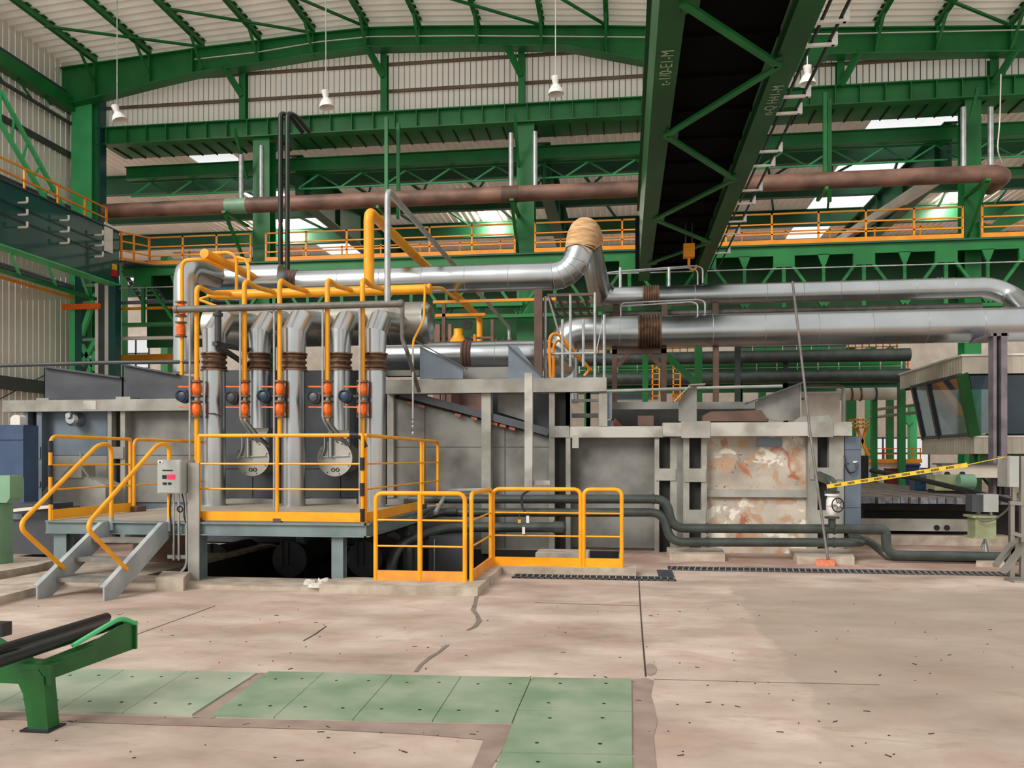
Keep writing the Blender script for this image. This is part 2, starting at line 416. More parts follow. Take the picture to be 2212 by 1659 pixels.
strip('floor_joint', [(1412, 1468), (1640, 1474), (1900, 1480)], 0.007, 'joint_dark')
strip('floor_joint', [(295, 1371), (400, 1333), (465, 1309)], 0.01, 'joint_dark')
strip('scratch', [(655, 1385), (680, 1371), (705, 1353)], 0.012, 'joint_dark')
mb = MB()
ring = [PZ(1405 + 14 * math.cos(a), 1446 + 13 * math.sin(a), 0.003) for a in [k * math.pi / 8 for k in range(16)]]
mb.poly(ring); mb.build('mortar_spot', 'mortar', floor)
# mortar border around the plates (front, right)
mb = MB(); mb.poly([PZ(u, v, 0.003) for u, v in ((-40, 1536), (360, 1549), (1108, 1565), (1085, 1620), (1060, 1660), (1018, 1660), (1045, 1598), (900, 1586), (700, 1576), (350, 1566), (-40, 1552))]); mb.build('mortar_border', 'mortar', floor)
mb = MB(); mb.poly([PZ(u, v, 0.003) for u, v in ((1366, 1468), (1394, 1464), (1412, 1470), (1406, 1500), (1414, 1530), (1420, 1560), (1412, 1590), (1420, 1680), (1372, 1680))]); mb.build('mortar_border', 'mortar', floor)
mb = MB(); mb.poly([PZ(u, v, 0.003) for u, v in ((558, 1453), (580, 1453), (460, 1552), (415, 1549))]); mb.build('mortar_border', 'mortar', floor)
# green cover plates, each lying in the floor on its own
strips_b = [(-200, 1437), (50, 1443), (140, 1446), (270, 1449), (405, 1452), (556, 1456)]
strips_f = [(-420, 1521), (-130, 1529), (-20, 1534), (125, 1539), (265, 1543), (415, 1547)]
def plate(c, material):
    mb = MB(); pts = [PZ(u, v, 0.0) for u, v in c]; ce = sum(pts, Vector()) / len(pts)
    pts = [p + (ce - p).normalized() * 0.006 for p in pts]
    mb.prism(pts, (0, 0, 0.012)); o = mb.build('cover_plate', material, floor)
    h = MB()
    for a, b_ in ((0.25, 0.2), (0.75, 0.2), (0.3, 0.8), (0.75, 0.82)):
        q = pts[0].lerp(pts[1], a).lerp(pts[3].lerp(pts[2], a), b_) + V(0, 0, 0.0125)
        h.lathe(q, (0, 0, 1), [(0, 0.012), (0.001, 0.012)], 10)
    h.build('bolt_hole', 'black_ink', o)
for k in range(5):
    plate([strips_f[k], strips_f[k + 1], strips_b[k + 1], strips_b[k]], 'plate_pale')
sb = [(580, 1453), (700, 1455), (848, 1460), (997, 1463), (1148, 1466)]
sf = [(455, 1549), (592, 1553), (762, 1558), (934, 1561), (1106, 1564)]
for k in range(4):
    plate([sf[k], sf[k + 1], sb[k + 1], sb[k]], 'plate_green')
plate([(1117, 1538), (1366, 1541), (1365, 1469), (1149, 1466)], 'plate_green')
plate([(1082, 1629), (1367, 1634), (1366, 1541), (1117, 1538)], 'plate_green')
plate([(1040, 1730), (1372, 1738), (1367, 1636), (1081, 1631)], 'plate_green')
# loose chips and dust on the floor
ch = MB()
for k in range(170):
    u = random.uniform(20, 2200); v = random.uniform(1300, 1650)
    p = PZ(u, v, 0.001); a = random.uniform(0, math.pi); l = random.choice((0.004, 0.006, 0.008, 0.02)); w = random.uniform(0.002, 0.004)
    d = V(math.cos(a), math.sin(a), 0) * l; e = V(-math.sin(a), math.cos(a), 0) * w
    ch.prism([p - d - e, p + d - e, p + d + e, p - d + e], (0, 0, 0.004))
o = ch.build('floor_debris', 'joint_dark'); o['kind'] = 'stuff'; tag(o, 'small dark chips and shavings scattered over the concrete floor', 'debris')

# ---- left wall: ribbed cladding sheets on girts
wl = struct('wall_left')
def sheet_mesh(name, w, h, material, rib=0.035, n=1):
    """a vertical cladding sheet in the XZ plane facing -Y, with a raised rib at each edge"""
    mb = MB()
    prof = []
    for k in range(n):
        b0 = w * k / n; s = w / n
        prof += [(b0, -rib), (b0 + s * 0.1, -rib), (b0 + s * 0.16, 0), (b0 + s * 0.9, 0)]
    prof.append((w - 0.004, -rib * 0.6))
    for a, c in zip(prof[:-1], prof[1:]):
        mb.poly([(a[0], a[1], 0), (c[0], c[1], 0), (c[0], c[1], h), (a[0], a[1], h)])
    return mb.build(name, material, None, 20)
first = None
for k in range(36):
    y = 21.0 + k * 0.3
    if first is None:
        first = sheet_mesh('cladding_panel', 0.3, 17.5, 'clad_left', 0.012); first.rotation_euler = (0, 0, math.pi / 2); first.parent = wl; first.location = (XL, y, 0)
    else:
        c = dup(first, wl, (XL, y, 0))
for v_, z in ((0, 15.6), (0, 13.3), (0, 11.2), (0, 9.4)):
    MB().box(XL + 0.03, XL + 0.16, 21, 31.8, z, z + 0.2).build('girt', 'girt_dark', wl)
for z in (4.0,):
    MB().box(XL + 0.03, XL + 0.5, 21, 31.8, z, z + 0.42).build('girt', 'girt_dark', wl)
MB().box(XL + 0.05, XL + 0.45, 21, 31.8, 15.0, 15.5).build('eave_beam', 'green', wl)
MB().tube([(XL + 0.25, 21, 14.55), (XL + 0.25, 31.5, 14.55)], 0.07).build('eave_pipe', 'girt_dark', wl)
for y in (25.4, 26.8, 28.2):
    MB().bar((XL + 0.25, y, 15.0), (XL + 0.25, y + 0.7, 14.6), 0.06, 0.06).build('eave_brace', 'green', wl)

# ---- clerestory (back) wall above the stiffened girder
wb = struct('wall_back')
zb0 = 14.35
lap = MB(); x = -21.4
while x < 18.5:
    lap.box(x + 0.188, x + 0.212, 30.345, 30.36, 14.35, 17.45); x += 0.21
o = lap.build('lap_joints', 'slot_dark', wb); o['kind'] = 'stuff'
first = sheet_mesh('cladding_panel', 0.19, 3.1, 'clad_white', 0.012); first.parent = wb; first.location = (-21.4, 30.35, zb0)
x = -21.4 + 0.21
while x < 18.5:
    dup(first, wb, (x, 30.35, zb0)); x += 0.21
for dz in (0.95, 1.95):
    MB().tube([(-21.3, 30.22, zb0 + dz), (18.5, 30.22, zb0 + dz)], 0.07, 8).build('girt', 'girt_brown', wb)

# ---- roof of the near bay: arched rafter profile with sheets and purlins
top_uv = [(120, 152), (205, 140), (330, 122), (442, 106), (560, 92), (680, 76), (795, 64), (900, 61), (1035, 60), (1170, 60), (1310, 60), (1400, 62), (1620, 72), (1810, 64), (2212, 60), (2500, 58)]
prof = [P(u, v, 29.5) for u, v in top_uv]
ceil = struct('ceiling')
def zroof(x):
    for a, b_ in zip(prof[:-1], prof[1:]):
        if a.x <= x <= b_.x: return a.z + (b_.z - a.z) * (x - a.x) / (b_.x - a.x)
    return prof[-1].z
y = 23.6
base = None
while y < 31.0:
    mb = MB()
    for a, b_ in zip(prof[:-1], prof[1:]):
        for dy0, dz0, dy1, dz1 in ((0, 0.0, 0.24, 0.0), (0.24, 0.0, 0.27, -0.1), (0.27, -0.1, 0.36, -0.1), (0.36, -0.1, 0.4, 0.0)):
            mb.poly([(a.x, dy0, a.z + 0.34 + dz0), (b_.x, dy0, b_.z + 0.34 + dz0), (b_.x, dy1, b_.z + 0.34 + dz1), (a.x, dy1, a.z + 0.34 + dz1)])
    if base is None:
        base = mb.build('roof_panel', 'roof_white', ceil, 15); base.location = (0, y, 0)
    else:
        dup(base, ceil, (0, y, 0))
    y += 0.4
for u in (210, 327, 442, 564, 680, 795, 908, 1035, 1172, 1310, 1450, 1640, 1890, 2020, 2180, 2300):
    q = P(u, 80, 29.5); z = zroof(q.x)
    MB().ibeam((q.x, 23.6, z + 0.15), (q.x, 29.5, z + 0.15), 0.28, 0.16, 0.02).build('purlin', 'green', ceil)
    if u < 2200:                       # fly brace from purlin to the bottom flange of the rafter
        MB().bar((q.x, 28.4, z + 0.1), (q.x - 0.02, 29.42, z - 0.85), 0.09, 0.06).build('fly_brace', 'green', ceil)
for u0, u1 in ((205, 442), (442, 680), (680, 795), (908, 1172), (1172, 1310), (1890, 2180)):
    a, b_ = P(u0, 80, 29.4), P(u1, 80, 29.4)
    MB().bar((a.x, 26.6, zroof(a.x) - 0.02), (b_.x, 29.3, zroof(b_.x) - 0.02), 0.09, 0.07).build('roof_brace', 'green', ceil)

# ---- roof of the far bay: ribbed sheets, skylights, cross beams
far = struct('ceiling_far')
ZF = 14.6
ys_f = [32.4, 36.5, 41, 46, 52, 60.2]
base = {}
for j in range(5):
    w = 2.0; y0, y1 = ys_f[j], ys_f[j + 1]
    for i in range(39):
        x0 = -46.6 + i * w
        if i in (14, 28) or (i == 29 and j < 3) or (j == 4 and i % 3 != 1):  # most of the rear row is extra skylights added to light the far bay
            MB().box(x0, x0 + w - 0.02, y0, y1, ZF + 0.02, ZF + 0.03).build('skylight', 'skylight_sheet', far); continue
        if j not in base:
            mb = MB()
            for q in range(6):
                b0 = q * w / 6
                for a, c in (((b0, 0), (b0 + .2, 0)), ((b0 + .2, 0), (b0 + .225, -.06)), ((b0 + .225, -.06), (b0 + .275, -.06)), ((b0 + .275, -.06), (b0 + .333, 0))):
                    mb.poly([(a[0], 0, a[1]), (c[0], 0, c[1]), (c[0], y1 - y0, c[1]), (a[0], y1 - y0, a[1])])
            base[j] = mb.build('roof_panel', 'roof_far', far, 15); base[j].location = (x0, y0, ZF)
        else:
            dup(base[j], far, (x0, y0, ZF))
for yb in (35.5, 40, 45, 51, 58):
    MB().ibeam((-46, yb, ZF - 0.5), (29, yb, ZF - 0.5), 0.85, 0.3, 0.04).build('roof_beam', 'green_far', far)
for k in range(14):
    x = -18.5 + k * 2.7
    MB().bar((x, 35.6, ZF - 0.15), (x + 1.9, 45, ZF - 0.2), 0.1, 0.1).build('roof_brace', 'green_far', far)
    MB().bar((x + 2.2, 35.6, ZF - 0.2), (x + 0.4, 40, ZF - 0.25), 0.08, 0.08).build('roof_brace', 'green_far', far)

# ---- far end wall with bright windows
we = struct('wall_far')
YE = 60.3
wins = [(-38.8, -36.6, 8.6, 10.9), (-9.9, -7.3, 8.0, 11.8), (16.6, 20.6, 0.9, 3.0)]
xsE = sorted({-46.6, 32} | {w[0] for w in wins} | {w[1] for w in wins}); 
mb = MB()
for a, b_ in zip(xsE[:-1], xsE[1:]):
    w = [q for q in wins if q[0] <= a and q[1] >= b_]
    if w:
        mb.box(a, b_, YE, YE + 0.2, 0, w[0][2]); mb.box(a, b_, YE, YE + 0.2, w[0][3], ZF)
    else:
        mb.box(a, b_, YE, YE + 0.2, 0, ZF)
mb.build('cladding', 'cream', we)
for q, w in enumerate(wins):
    wn = struct('window_%d' % (q + 1)); n = int((w[1] - w[0]) / 1.0)
    for k in range(n + 1):
        x = w[0] + (w[1] - w[0]) * k / n
        MB().box(x - 0.05, x + 0.05, YE - 0.05, YE + 0.05, w[2], w[3]).build('mullion', 'girt_dark', wn)
    for z in (w[2], (w[2] + w[3]) / 2, w[3]):
        MB().box(w[0], w[1], YE - 0.05, YE + 0.05, z - 0.05, z + 0.05).build('mullion', 'girt_dark', wn)
    MB().box(w[0], w[1], YE + 0.1, YE + 0.12, w[2], w[3]).build('pane', 'skylight_sheet', wn)
# ================================================================== HALL STEELWORK
def hcol(name, x0, x1, y, z0, z1, label, dep=0.6, material='green', t=0.04):
    r = T(name, label, 'column')
    MB().box(x0, x1, y, y + t, z0, z1).build('flange', material, r)
    MB().box(x0, x1, y + dep - t, y + dep, z0, z1).build('flange', material, r)
    MB().box((x0 + x1) / 2 - t / 2, (x0 + x1) / 2 + t / 2, y + t, y + dep - t, z0, z1).build('web', material, r)
    return r
# columns along the back line of the bay
c1 = hcol('hall_column', XU(546, YC), XU(582, YC), YC, 0, 13.75, 'green H-section hall column behind the twin black vent pipes')
c2 = hcol('hall_column', XU(1116, YC), XU(1154, YC), YC, 0, 13.75, 'green H-section hall column left of the cloth-wrapped duct elbow')
c3 = hcol('hall_column', XU(2084, YC), XU(2120, YC), YC, 0, 13.75, 'green H-section hall column above the operator cabin at far right')
c4 = hcol('corner_column', XU(166, YC), XU(210, YC), YC - 0.35, 0, ZV(196, 188, YC), 'tall bright green corner column against the ribbed left wall', 0.5, 'green_light')
MB().box(XU(211, YC - .3), XU(211, YC - .3) + 0.1, YC - 0.3, YC + .1, 0, ZV(200, 188, YC)).build('side_plate', 'teal', c4)

# arched rafter over the column line
r = T('arched_rafter', 'arched green roof rafter spanning from the corner column', 'rafter')
bot_uv = [(120, 235), (205, 216), (330, 184), (420, 163), (525, 148), (680, 122), (800, 107), (1000, 103), (1220, 104), (1390, 136), (1590, 196), (1790, 122), (2000, 118), (2212, 116), (2500, 112)]
topw = [P(u, v, 29.5) for u, v in top_uv]; botw = [P(u, v, 29.5) for u, v in bot_uv]
def zb_(x):
    for a, b_ in zip(botw[:-1], botw[1:]):
        if a.x <= x <= b_.x: return a.z + (b_.z - a.z) * (x - a.x) / (b_.x - a.x)
    return botw[-1].z
xs_ = sorted({round(p.x, 3) for p in topw + botw if p.x > topw[0].x - 0.01})
web = MB()
for a, b_ in zip(xs_[:-1], xs_[1:]):
    web.prism([(a, 29.5, zb_(a)), (b_, 29.5, zb_(b_)), (b_, 29.5, zroof(b_)), (a, 29.5, zroof(a))], (0, 0.03, 0))
web.build('web', 'green', r)
for a, b_ in zip(botw[:-1], botw[1:]):
    MB().bar(a + V(0, 0.02, 0), b_ + V(0, 0.02, 0), 0.5, 0.05).build('bottom_flange', 'green', r)
mb = MB()
for a, b_ in zip(topw[:-1], topw[1:]): mb.bar(a + V(0, 0.02, 0), b_ + V(0, 0.02, 0), 0.36, 0.04)
mb.build('top_flange', 'green', r)
for u in (210, 327, 420, 564, 680, 795, 908, 1035, 1172, 1310, 1890, 2020, 2180):
    x = P(u, 80, 29.5).x
    MB().box(x - 0.02, x + 0.02, 29.3, 29.5, zb_(x), zroof(x)).build('stiffener', 'green', r)
MB().tube([P(u, v, 29.25) for u, v in ((420, 128), (560, 112), (690, 90), (800, 79), (1000, 77), (1390, 80), (1800, 73), (2230, 64))], 0.022, 6).build('cable', 'white_paint', r)

# clerestory posts with knee braces
for u, w in ((525, 'left of the twin black vent pipes'), (830, 'above the hanger at the grey pipe'), (1127, 'above the hall column by the wrapped elbow'), (1815, 'right of the overhead crane'), (2145, 'at the far right end of the wall')):
    p = P(u, 240, 29.9); zt = zb_(p.x) + 0.05
    r = T('clerestory_post', 'green clerestory post with a slanted knee brace, ' + w, 'post', 'clerestory posts')
    MB().ibeam((p.x, 29.95, 14.4), (p.x, 29.95, zt), 0.3, 0.24, 0.03, (0, 1, 0)).build('post', 'green', r)
    MB().bar((p.x, 29.8, zt - 0.9), (p.x - 0.5 if u < 1700 else p.x + 0.5, 29.3, zt + 0.02), 0.14, 0.2).build('knee_brace', 'green', r)

# stiffened girder below the clerestory
r = T('stiffened_girder', 'long green plate girder with vertical stiffeners under the clerestory wall', 'girder')
gx0, gx1 = XU(214, YC), 18.5
MB().box(gx0, gx1, YC, YC + 0.03, 13.78, 14.38).build('web', 'green', r)
MB().box(gx0, gx1, YC - 0.18, YC + 0.2, 14.38, 14.42).build('top_flange', 'green', r)
MB().box(gx0, gx1, YC - 0.18, YC + 0.2, 13.74, 13.78).build('bottom_flange', 'green', r)
x = gx0 + 0.4; st = None
while x < gx1:
    if st is None:
        st = MB().box(-0.015, 0.015, YC - 0.16, YC, 13.78, 14.38).build('stiffener', 'green', r); st.location = (x, 0, 0)
    else: dup(st, r, (x, 0, 0))
    x += 0.82
r = T('ribbed_soffit', 'green ribbed plate soffit behind the stiffened girder', 'soffit')
MB().box(gx0, gx1, YC + 0.2, YC + 1.7, 13.86, 13.9).build('plate', 'green', r)
x = gx0 + 0.3; st = None
while x < gx1:
    if st is None:
        st = MB().box(-0.02, 0.02, YC + 0.2, YC + 1.7, 13.82, 13.86).build('rib', 'slot_dark', r); st.location = (x, 0, 0)
    else: dup(st, r, (x, 0, 0))
    x += 0.62
for z, y, h, lb in ((13.28, 31.8, 0.5, 'green edge beam of the ribbed soffit under the clerestory'), (12.15, 33.0, 0.35, 'dark green lower chord beam behind the laced truss')):
    one('edge_beam', MB().ibeam((gx0, y, z), (gx1, y, z), h, 0.3, 0.03), 'green', lb, 'beam')
r = T('laced_truss', 'light green lacing truss hung under the soffit edge beam', 'truss')
MB().box(gx0, gx1, 32.1, 32.16, 12.42, 12.48).build('bottom_chord', 'green_light', r)
MB().box(gx0, gx1, 32.1, 32.16, 13.0, 13.06).build('top_chord', 'green', r)
x = gx0
while x < gx1 - 1.8:
    MB().bar((x, 32.13, 12.45), (x + 0.9, 32.13, 13.0), 0.05, 0.06).build('lacing', 'green_light', r)
    MB().bar((x + 0.9, 32.13, 13.0), (x + 1.8, 32.13, 12.45), 0.05, 0.06).build('lacing', 'green', r)
    x += 1.8

# deep girders running back from the columns
for u, lb in ((575, 'left column'), (1140, 'middle column'), (2075, 'right column')):
    x = XU(u, YC) + 0.4
    r = T('bay_girder', 'deep green girder running back into the far bay from the ' + lb, 'girder')
    MB().ibeam((x, 31.9, 12.9), (x, 60, 12.9), 1.7, 0.5, 0.05).build('beam', 'green_far', r)
    for k in range(7):
        MB().box(x - 0.2, x + 0.2, 33 + k * 3.6, 33.06 + k * 3.6, 12.1, 13.7).build('stiffener', 'green_far', r)
a, b_ = P(2040, 375, 31.5), P(1800, 528, 48)
one('pale_strut', MB().bar(a, b_, 0.35, 0.35), 'clad_left', 'pale sloping strut rising behind the orange railing at right', 'strut')

# crane runway with walkway along the column line
ZW = 8.86
r = T('runway_beam', 'green crane runway girder with hanging truss below the orange railing', 'girder')
rx0, rx1 = XU(262, 29.2), 17.5
MB().box(rx0, rx1, 29.3, 29.36, 8.48, ZW - 0.04).build('fascia', 'green', r)
MB().box(rx0, rx1, 29.2, 31.2, ZW - 0.06, ZW).build('walkway_plate', 'green_far', r)
MB().box(rx0, rx1, 30.9, 31.0, 6.0, ZW - 0.06).build('back_web', 'green_crane', r)
MB().box(rx0, rx1, 29.25, 29.6, 6.6, 6.72).build('bottom_chord', 'green', r)
x = rx0 + 0.8
while x < rx1 - 2.6:
    MB().box(x - 0.35, x + 0.35, 29.28, 29.4, 8.1, 8.5).build('gusset', 'green', r)
    MB().bar((x + 0.25, 29.34, 8.18), (x + 1.3, 29.34, 6.7), 0.1, 0.13, (0, 1, 0)).build('diagonal', 'green', r)
    MB().bar((x + 2.35, 29.34, 8.18), (x + 1.3, 29.34, 6.7), 0.1, 0.13, (0, 1, 0)).build('diagonal', 'green', r)
    MB().box(x - 0.06, x + 0.06, 29.3, 29.4, 6.7, 8.1).build('vertical', 'green', r)
    MB().prism([(x + 1.1, 29.3, 8.5), (x + 1.5, 29.3, 8.5), (x + 1.37, 29.3, 8.15), (x + 1.23, 29.3, 8.15)], (0, 0.1, 0)).build('gusset', 'green', r)
    MB().box(x + 1.25, x + 1.35, 29.3, 29.4, 6.7, 8.15).build('vertical', 'green', r)
    x += 2.6
MB().tube([(rx0, 29.1, 8.0), (rx1, 29.1, 8.0)], 0.025, 6).build('conduit', 'galv_thin', r)
def far_rail(x0, x1, label, y=29.28):
    r = T('walkway_railing', label, 'railing', 'orange runway railings')
    n = max(1, round((x1 - x0) / 1.5)); s = (x1 - x0) / n
    for k in range(n + 1):
        MB().box(x0 + k * s - 0.03, x0 + k * s + 0.03, y, y + 0.06, ZW, ZW + 1.08).build('post', 'orange_rail', r)
        if k < n: MB().box(x0 + (k + .5) * s - 0.025, x0 + (k + .5) * s + 0.025, y + 1.7, y + 1.75, ZW, ZW + 0.95).build('rear_post', 'orange_rail', r)
    for z, h in ((1.08, 0.055), (0.72, 0.045), (0.38, 0.045)):
        MB().box(x0, x1, y, y + 0.05, ZW + z - h, ZW + z).build('rail', 'orange_rail', r)
    for z in (0.92, 0.5):
        MB().box(x0, x1, y + 1.7, y + 1.74, ZW + z - 0.045, ZW + z).build('rear_rail', 'orange_rail', r)
    MB().box(x0, x1, y - 0.02, y, ZW, ZW + 0.16).build('toe_plate', 'orange_rail', r)
far_rail(XU(322, 29.28), XU(541, 29.28), 'orange runway railing between the left crane end and the first hall column')
far_rail(XU(574, 29.28), XU(1112, 29.28), 'longest orange runway railing, behind the tall yellow gas pipe')
far_rail(XU(1156, 29.28), XU(1440, 29.28), 'orange runway railing behind the cloth-wrapped elbow')
far_rail(XU(1470, 29.28), XU(2080, 29.28), 'orange runway railing right of the overhead crane girders')
far_rail(XU(2122, 29.28), XU(2330, 29.28), 'orange runway railing past the right hall column, at the picture edge')

# rusty main along the columns, brackets, drain pipes, hangers
YR = 28.5; zr = 10.72
r = T('rusty_main', 'long rusty brown pipe running along the column line under the girder', 'pipe')
xa, xb = XU(228, YR), XU(2160, YR)
MB().tube([(xa, YR, zr), (XU(490, YR), YR, zr)], 0.27, 20).build('pipe', 'rust_pipe', r)
MB().tube([(XU(490, YR), YR, zr), (XU(535, YR), YR, zr)], 0.275, 20).build('primed_joint', 'pale_green', r)
MB().tube([(XU(535, YR), YR, zr), (XU(1085, YR), YR, zr)], 0.27, 20).build('pipe', 'rust_pipe', r)
MB().tube([(XU(1085, YR), YR, zr), (XU(1120, YR), YR, zr)], 0.28, 20).build('joint_sleeve', 'brown_steel', r)
MB().tube([(XU(1120, YR), YR, zr), (xb - 0.2, YR, zr), (xb + 0.25, YR + 0.3, zr), (xb + 0.25, YR + 1.4, zr)], 0.27, 20, 0.45).build('pipe', 'rust_pipe', r)
for u, lb in ((548, 'first'), (1135, 'middle'), (2100, 'right')):
    x = XU(u, YC)
    r = T('pipe_bracket', 'green triangular bracket holding the rusty pipe off the %s hall column' % lb, 'bracket', 'rusty pipe brackets')
    MB().bar((x - 0.25, 28.1, zr - 0.31), (x - 0.25, YC, zr - 0.31), 0.14, 0.08).build('arm', 'green', r)
    MB().bar((x - 0.25, 28.2, zr - 0.36), (x - 0.25, YC, zr - 1.9), 0.1, 0.1).build('strut', 'green', r)
    MB().bar((x - 0.25, 28.9, 13.7), (x - 0.25, YC - .02, 12.2), 0.1, 0.1).build('upper_strut', 'green', r)
for u, v0, v1, lb in ((521, 335, 440, 'left of the first hall column'), (565, 315, 437, 'in front of the first hall column'), (1104, 288, 406, 'left of the middle hall column'), (1156, 285, 404, 'right of the middle hall column'), (2081, 232, 350, 'left of the right hall column'), (2140, 232, 350, 'right of the right hall column')):
    p, q = P(u, v0, 29.3), P(u, v1, 29.3)
    r = T('drain_pipe', 'short pale grey vertical pipe ' + lb, 'pipe', 'pale drain pipes')
    MB().tube([p, (p.x, p.y, zr + 0.2)], 0.09, 12).build('pipe', 'galv_thin', r)
    MB().lathe((p.x, p.y, zr + 0.18), (0, 0, 1), [(0, 0.12), (0.06, 0.12)], 14).build('foot_flange', 'pipe_dark', r)
for u, lb in ((832, 'middle of the left span'), (1777, 'middle of the right span')):
    x = XU(u, 29.0)
    r = T('pipe_hanger', 'pair of slim green hangers carrying the rusty pipe at the ' + lb, 'hanger', 'pipe hangers')
    for dx in (0.0, 0.28):
        MB().box(x + dx, x + dx + 0.12, 28.9 + dx * 2, 29.02 + dx * 2, zr - 0.4, 13.8).build('hanger', 'green', r)
    MB().bar((x - 0.05, 28.2, zr - 0.33), (x - 0.05, 29.5, zr - 0.33), 0.1, 0.1).build('cradle', 'green', r)

# curved haunch at the right column
a = P(2118, 500, 29.9)
one('curved_haunch', MB().prism([P(2116, 478, 29.8), P(2140, 486, 29.8), P(2180, 452, 29.8), P(2260, 410, 29.8), P(2260, 450, 29.8), P(2190, 482, 29.8), P(2150, 505, 29.8), P(2116, 528, 29.8)], (0, 0.3, 0)), 'green', 'curved green haunch springing from the right hall column', 'brace')

# pendant lamps
def pendant(u, v, label, tilt=0.0):
    p = P(u, v, 25.0)
    r = T('pendant_lamp', label, 'lamp', 'pendant high-bay lamps')
    top = zroof(p.x) + 0.3
    MB().tube([(p.x, 25, p.z + 0.2), (p.x, 25, top)], 0.018, 6).build('cord', 'galv_thin', r)
    ax = V(math.sin(tilt), 0, -math.cos(tilt))
    MB().lathe(p - ax * 0.25, ax, [(0, 0.07), (0.02, 0.12), (0.2, 0.09), (0.26, 0.07)], 18).build('housing', 'lamp_white', r)
    MB().lathe(p, ax, [(0, 0.08), (0.06, 0.14), (0.16, 0.2), (0.26, 0.235), (0.3, 0.24), (0.29, 0.225), (0.16, 0.18), (0.06, 0.12)], 22).build('shade', 'lamp_white', r)
pendant(253, 243, 'white pendant lamp hanging by the corner column at left', 0.35)
pendant(704, 212, 'white pendant lamp hanging right of the twin black vent pipes', 0.12)
pendant(1200, 182, 'white pendant lamp hanging left of the overhead crane', 0.05)
pendant(1744, 160, 'white pendant lamp half hidden behind the crane conductor rail', 0.0)
for u, v, lb in ((1062, 452, 'glowing lamp in the far bay below the middle of the rusty pipe'), (2052, 408, 'glowing lamp in the far bay left of the right hall column'), (612, 470, 'glowing strip lamp in the far bay behind the twin black vent pipes')):
    p = P(u, v, 44)
    r = T('far_lamp', lb, 'lamp', 'lit lamps in the far bay')
    MB().tube([p, (p.x, p.y, ZF - 0.1)], 0.02, 6).build('cord', 'girt_dark', r)
    MB().lathe(p, (0, 0, -1), [(0, 0.1), (0.1, 0.28), (0.12, 0.28)], 16).build('bulb', 'lamp_glow', r)
    ld = bpy.data.lights.new('far_lamp_light', 'POINT'); ld.energy = 600; ld.color = (1.0, 0.9, 0.78); ld.shadow_soft_size = 0.3
    lo_ = bpy.data.objects.new('far_lamp_light', ld); COL.objects.link(lo_); lo_.parent = r; lo_.location = p + V(0, 0, -0.5)
# ================================================================== OVERHEAD CRANE (right of centre)
ZC = 7.4
def XC(u, v=0): return PZ(u, v, ZC).x
r = T('overhead_crane', 'green twin-girder overhead crane with lattice bracing, coming from above the camera', 'crane')
y0, y1 = 6.0, 27.6
lx0, lx1 = XC(1425), XC(1485); qx0, qx1 = XC(1726), XC(1785)
def xline(u0, v0, u1, v1): return PZ(u0, v0, ZC), PZ(u1, v1, ZC)
for x0, x1, nm in ((lx0, lx1, 'girder'), (qx0, qx1, 'girder')):
    g = MB().box(x0 + 0.03, x1 - 0.03, y0, y1, ZC + 0.03, ZC + 2.3).build(nm, 'green_crane', r)
    MB().box(x0, x1, y0, y1, ZC, ZC + 0.03).build('bottom_flange', 'green_crane', g)
    MB().box(x0 - 0.05, x1 + 0.05, y0, y1, ZC + 2.3, ZC + 2.34).build('top_flange', 'green_crane', g)
MB().box(lx1, qx0, y0, y1 - 0.3, ZC + 0.3, ZC + 0.36).build('walkway_deck', 'deck_shade', r)
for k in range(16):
    MB().box(lx1, qx0, y0 + 1 + k * 1.3, y0 + 1.15 + k * 1.3, ZC + 0.24, ZC + 0.3).build('deck_rib', 'deck_shade', r)
MB().box(lx0 - 0.1, qx1 + 0.1, y1 - 0.4, y1, ZC + 0.3, ZC + 2.0).build('end_truck', 'deck_shade', r)
nodes = [(1489, 2, 0), (1664, 140, 1), (1455, 290, 0), (1578, 385, 1), (1430, 472, 0), (1530, 522, 1), (1414, 567, 0)]
prev = None
for u, v, sd_ in nodes:
    y = PZ(u, v, ZC).y; x = (qx0 + 0.06) if sd_ else (lx1 - 0.06)
    p = V(x, y, ZC - 0.02)
    s = -1 if sd_ else 1
    MB().prism([(x, y - 0.3, ZC - 0.03), (x + s * 0.22, y - 0.16, ZC - 0.03), (x + s * 0.22, y + 0.16, ZC - 0.03), (x, y + 0.3, ZC - 0.03)], (0, 0, 0.02)).build('gusset', 'green_crane', r)
    if prev is not None:
        MB().bar(prev, p, 0.12, 0.05).build('bracing', 'green', r)
    prev = p
# stencilled marks on the flange undersides
def text_part(txt, loc, rot, size, material, parent, name='lettering'):
    cu = bpy.data.curves.new(name, 'FONT'); cu.body = txt; cu.size = size; cu.extrude = 0.002; cu.align_x = 'CENTER'; cu.align_y = 'CENTER'
    to = bpy.data.objects.new(name + '_tmp', cu); COL.objects.link(to)
    dg = bpy.context.evaluated_depsgraph_get(); me = bpy.data.meshes.new_from_object(to.evaluated_get(dg))
    bpy.data.objects.remove(to); me.materials.clear(); me.materials.append(M[material])
    o = bpy.data.objects.new(name, me); COL.objects.link(o); o.parent = parent; o.location = loc; o.rotation_euler = rot
    return o
p = PZ(1440, 148, ZC - 0.006); text_part('t-1/0-E1-M', p, (math.pi, 0, math.radians(-90)), 0.26, 'text_pale', r)
p = PZ(1670, 218, ZC - 0.006); text_part('n-Q H41-M', p, (math.pi, 0, math.radians(-90)), 0.24, 'text_pale', r)

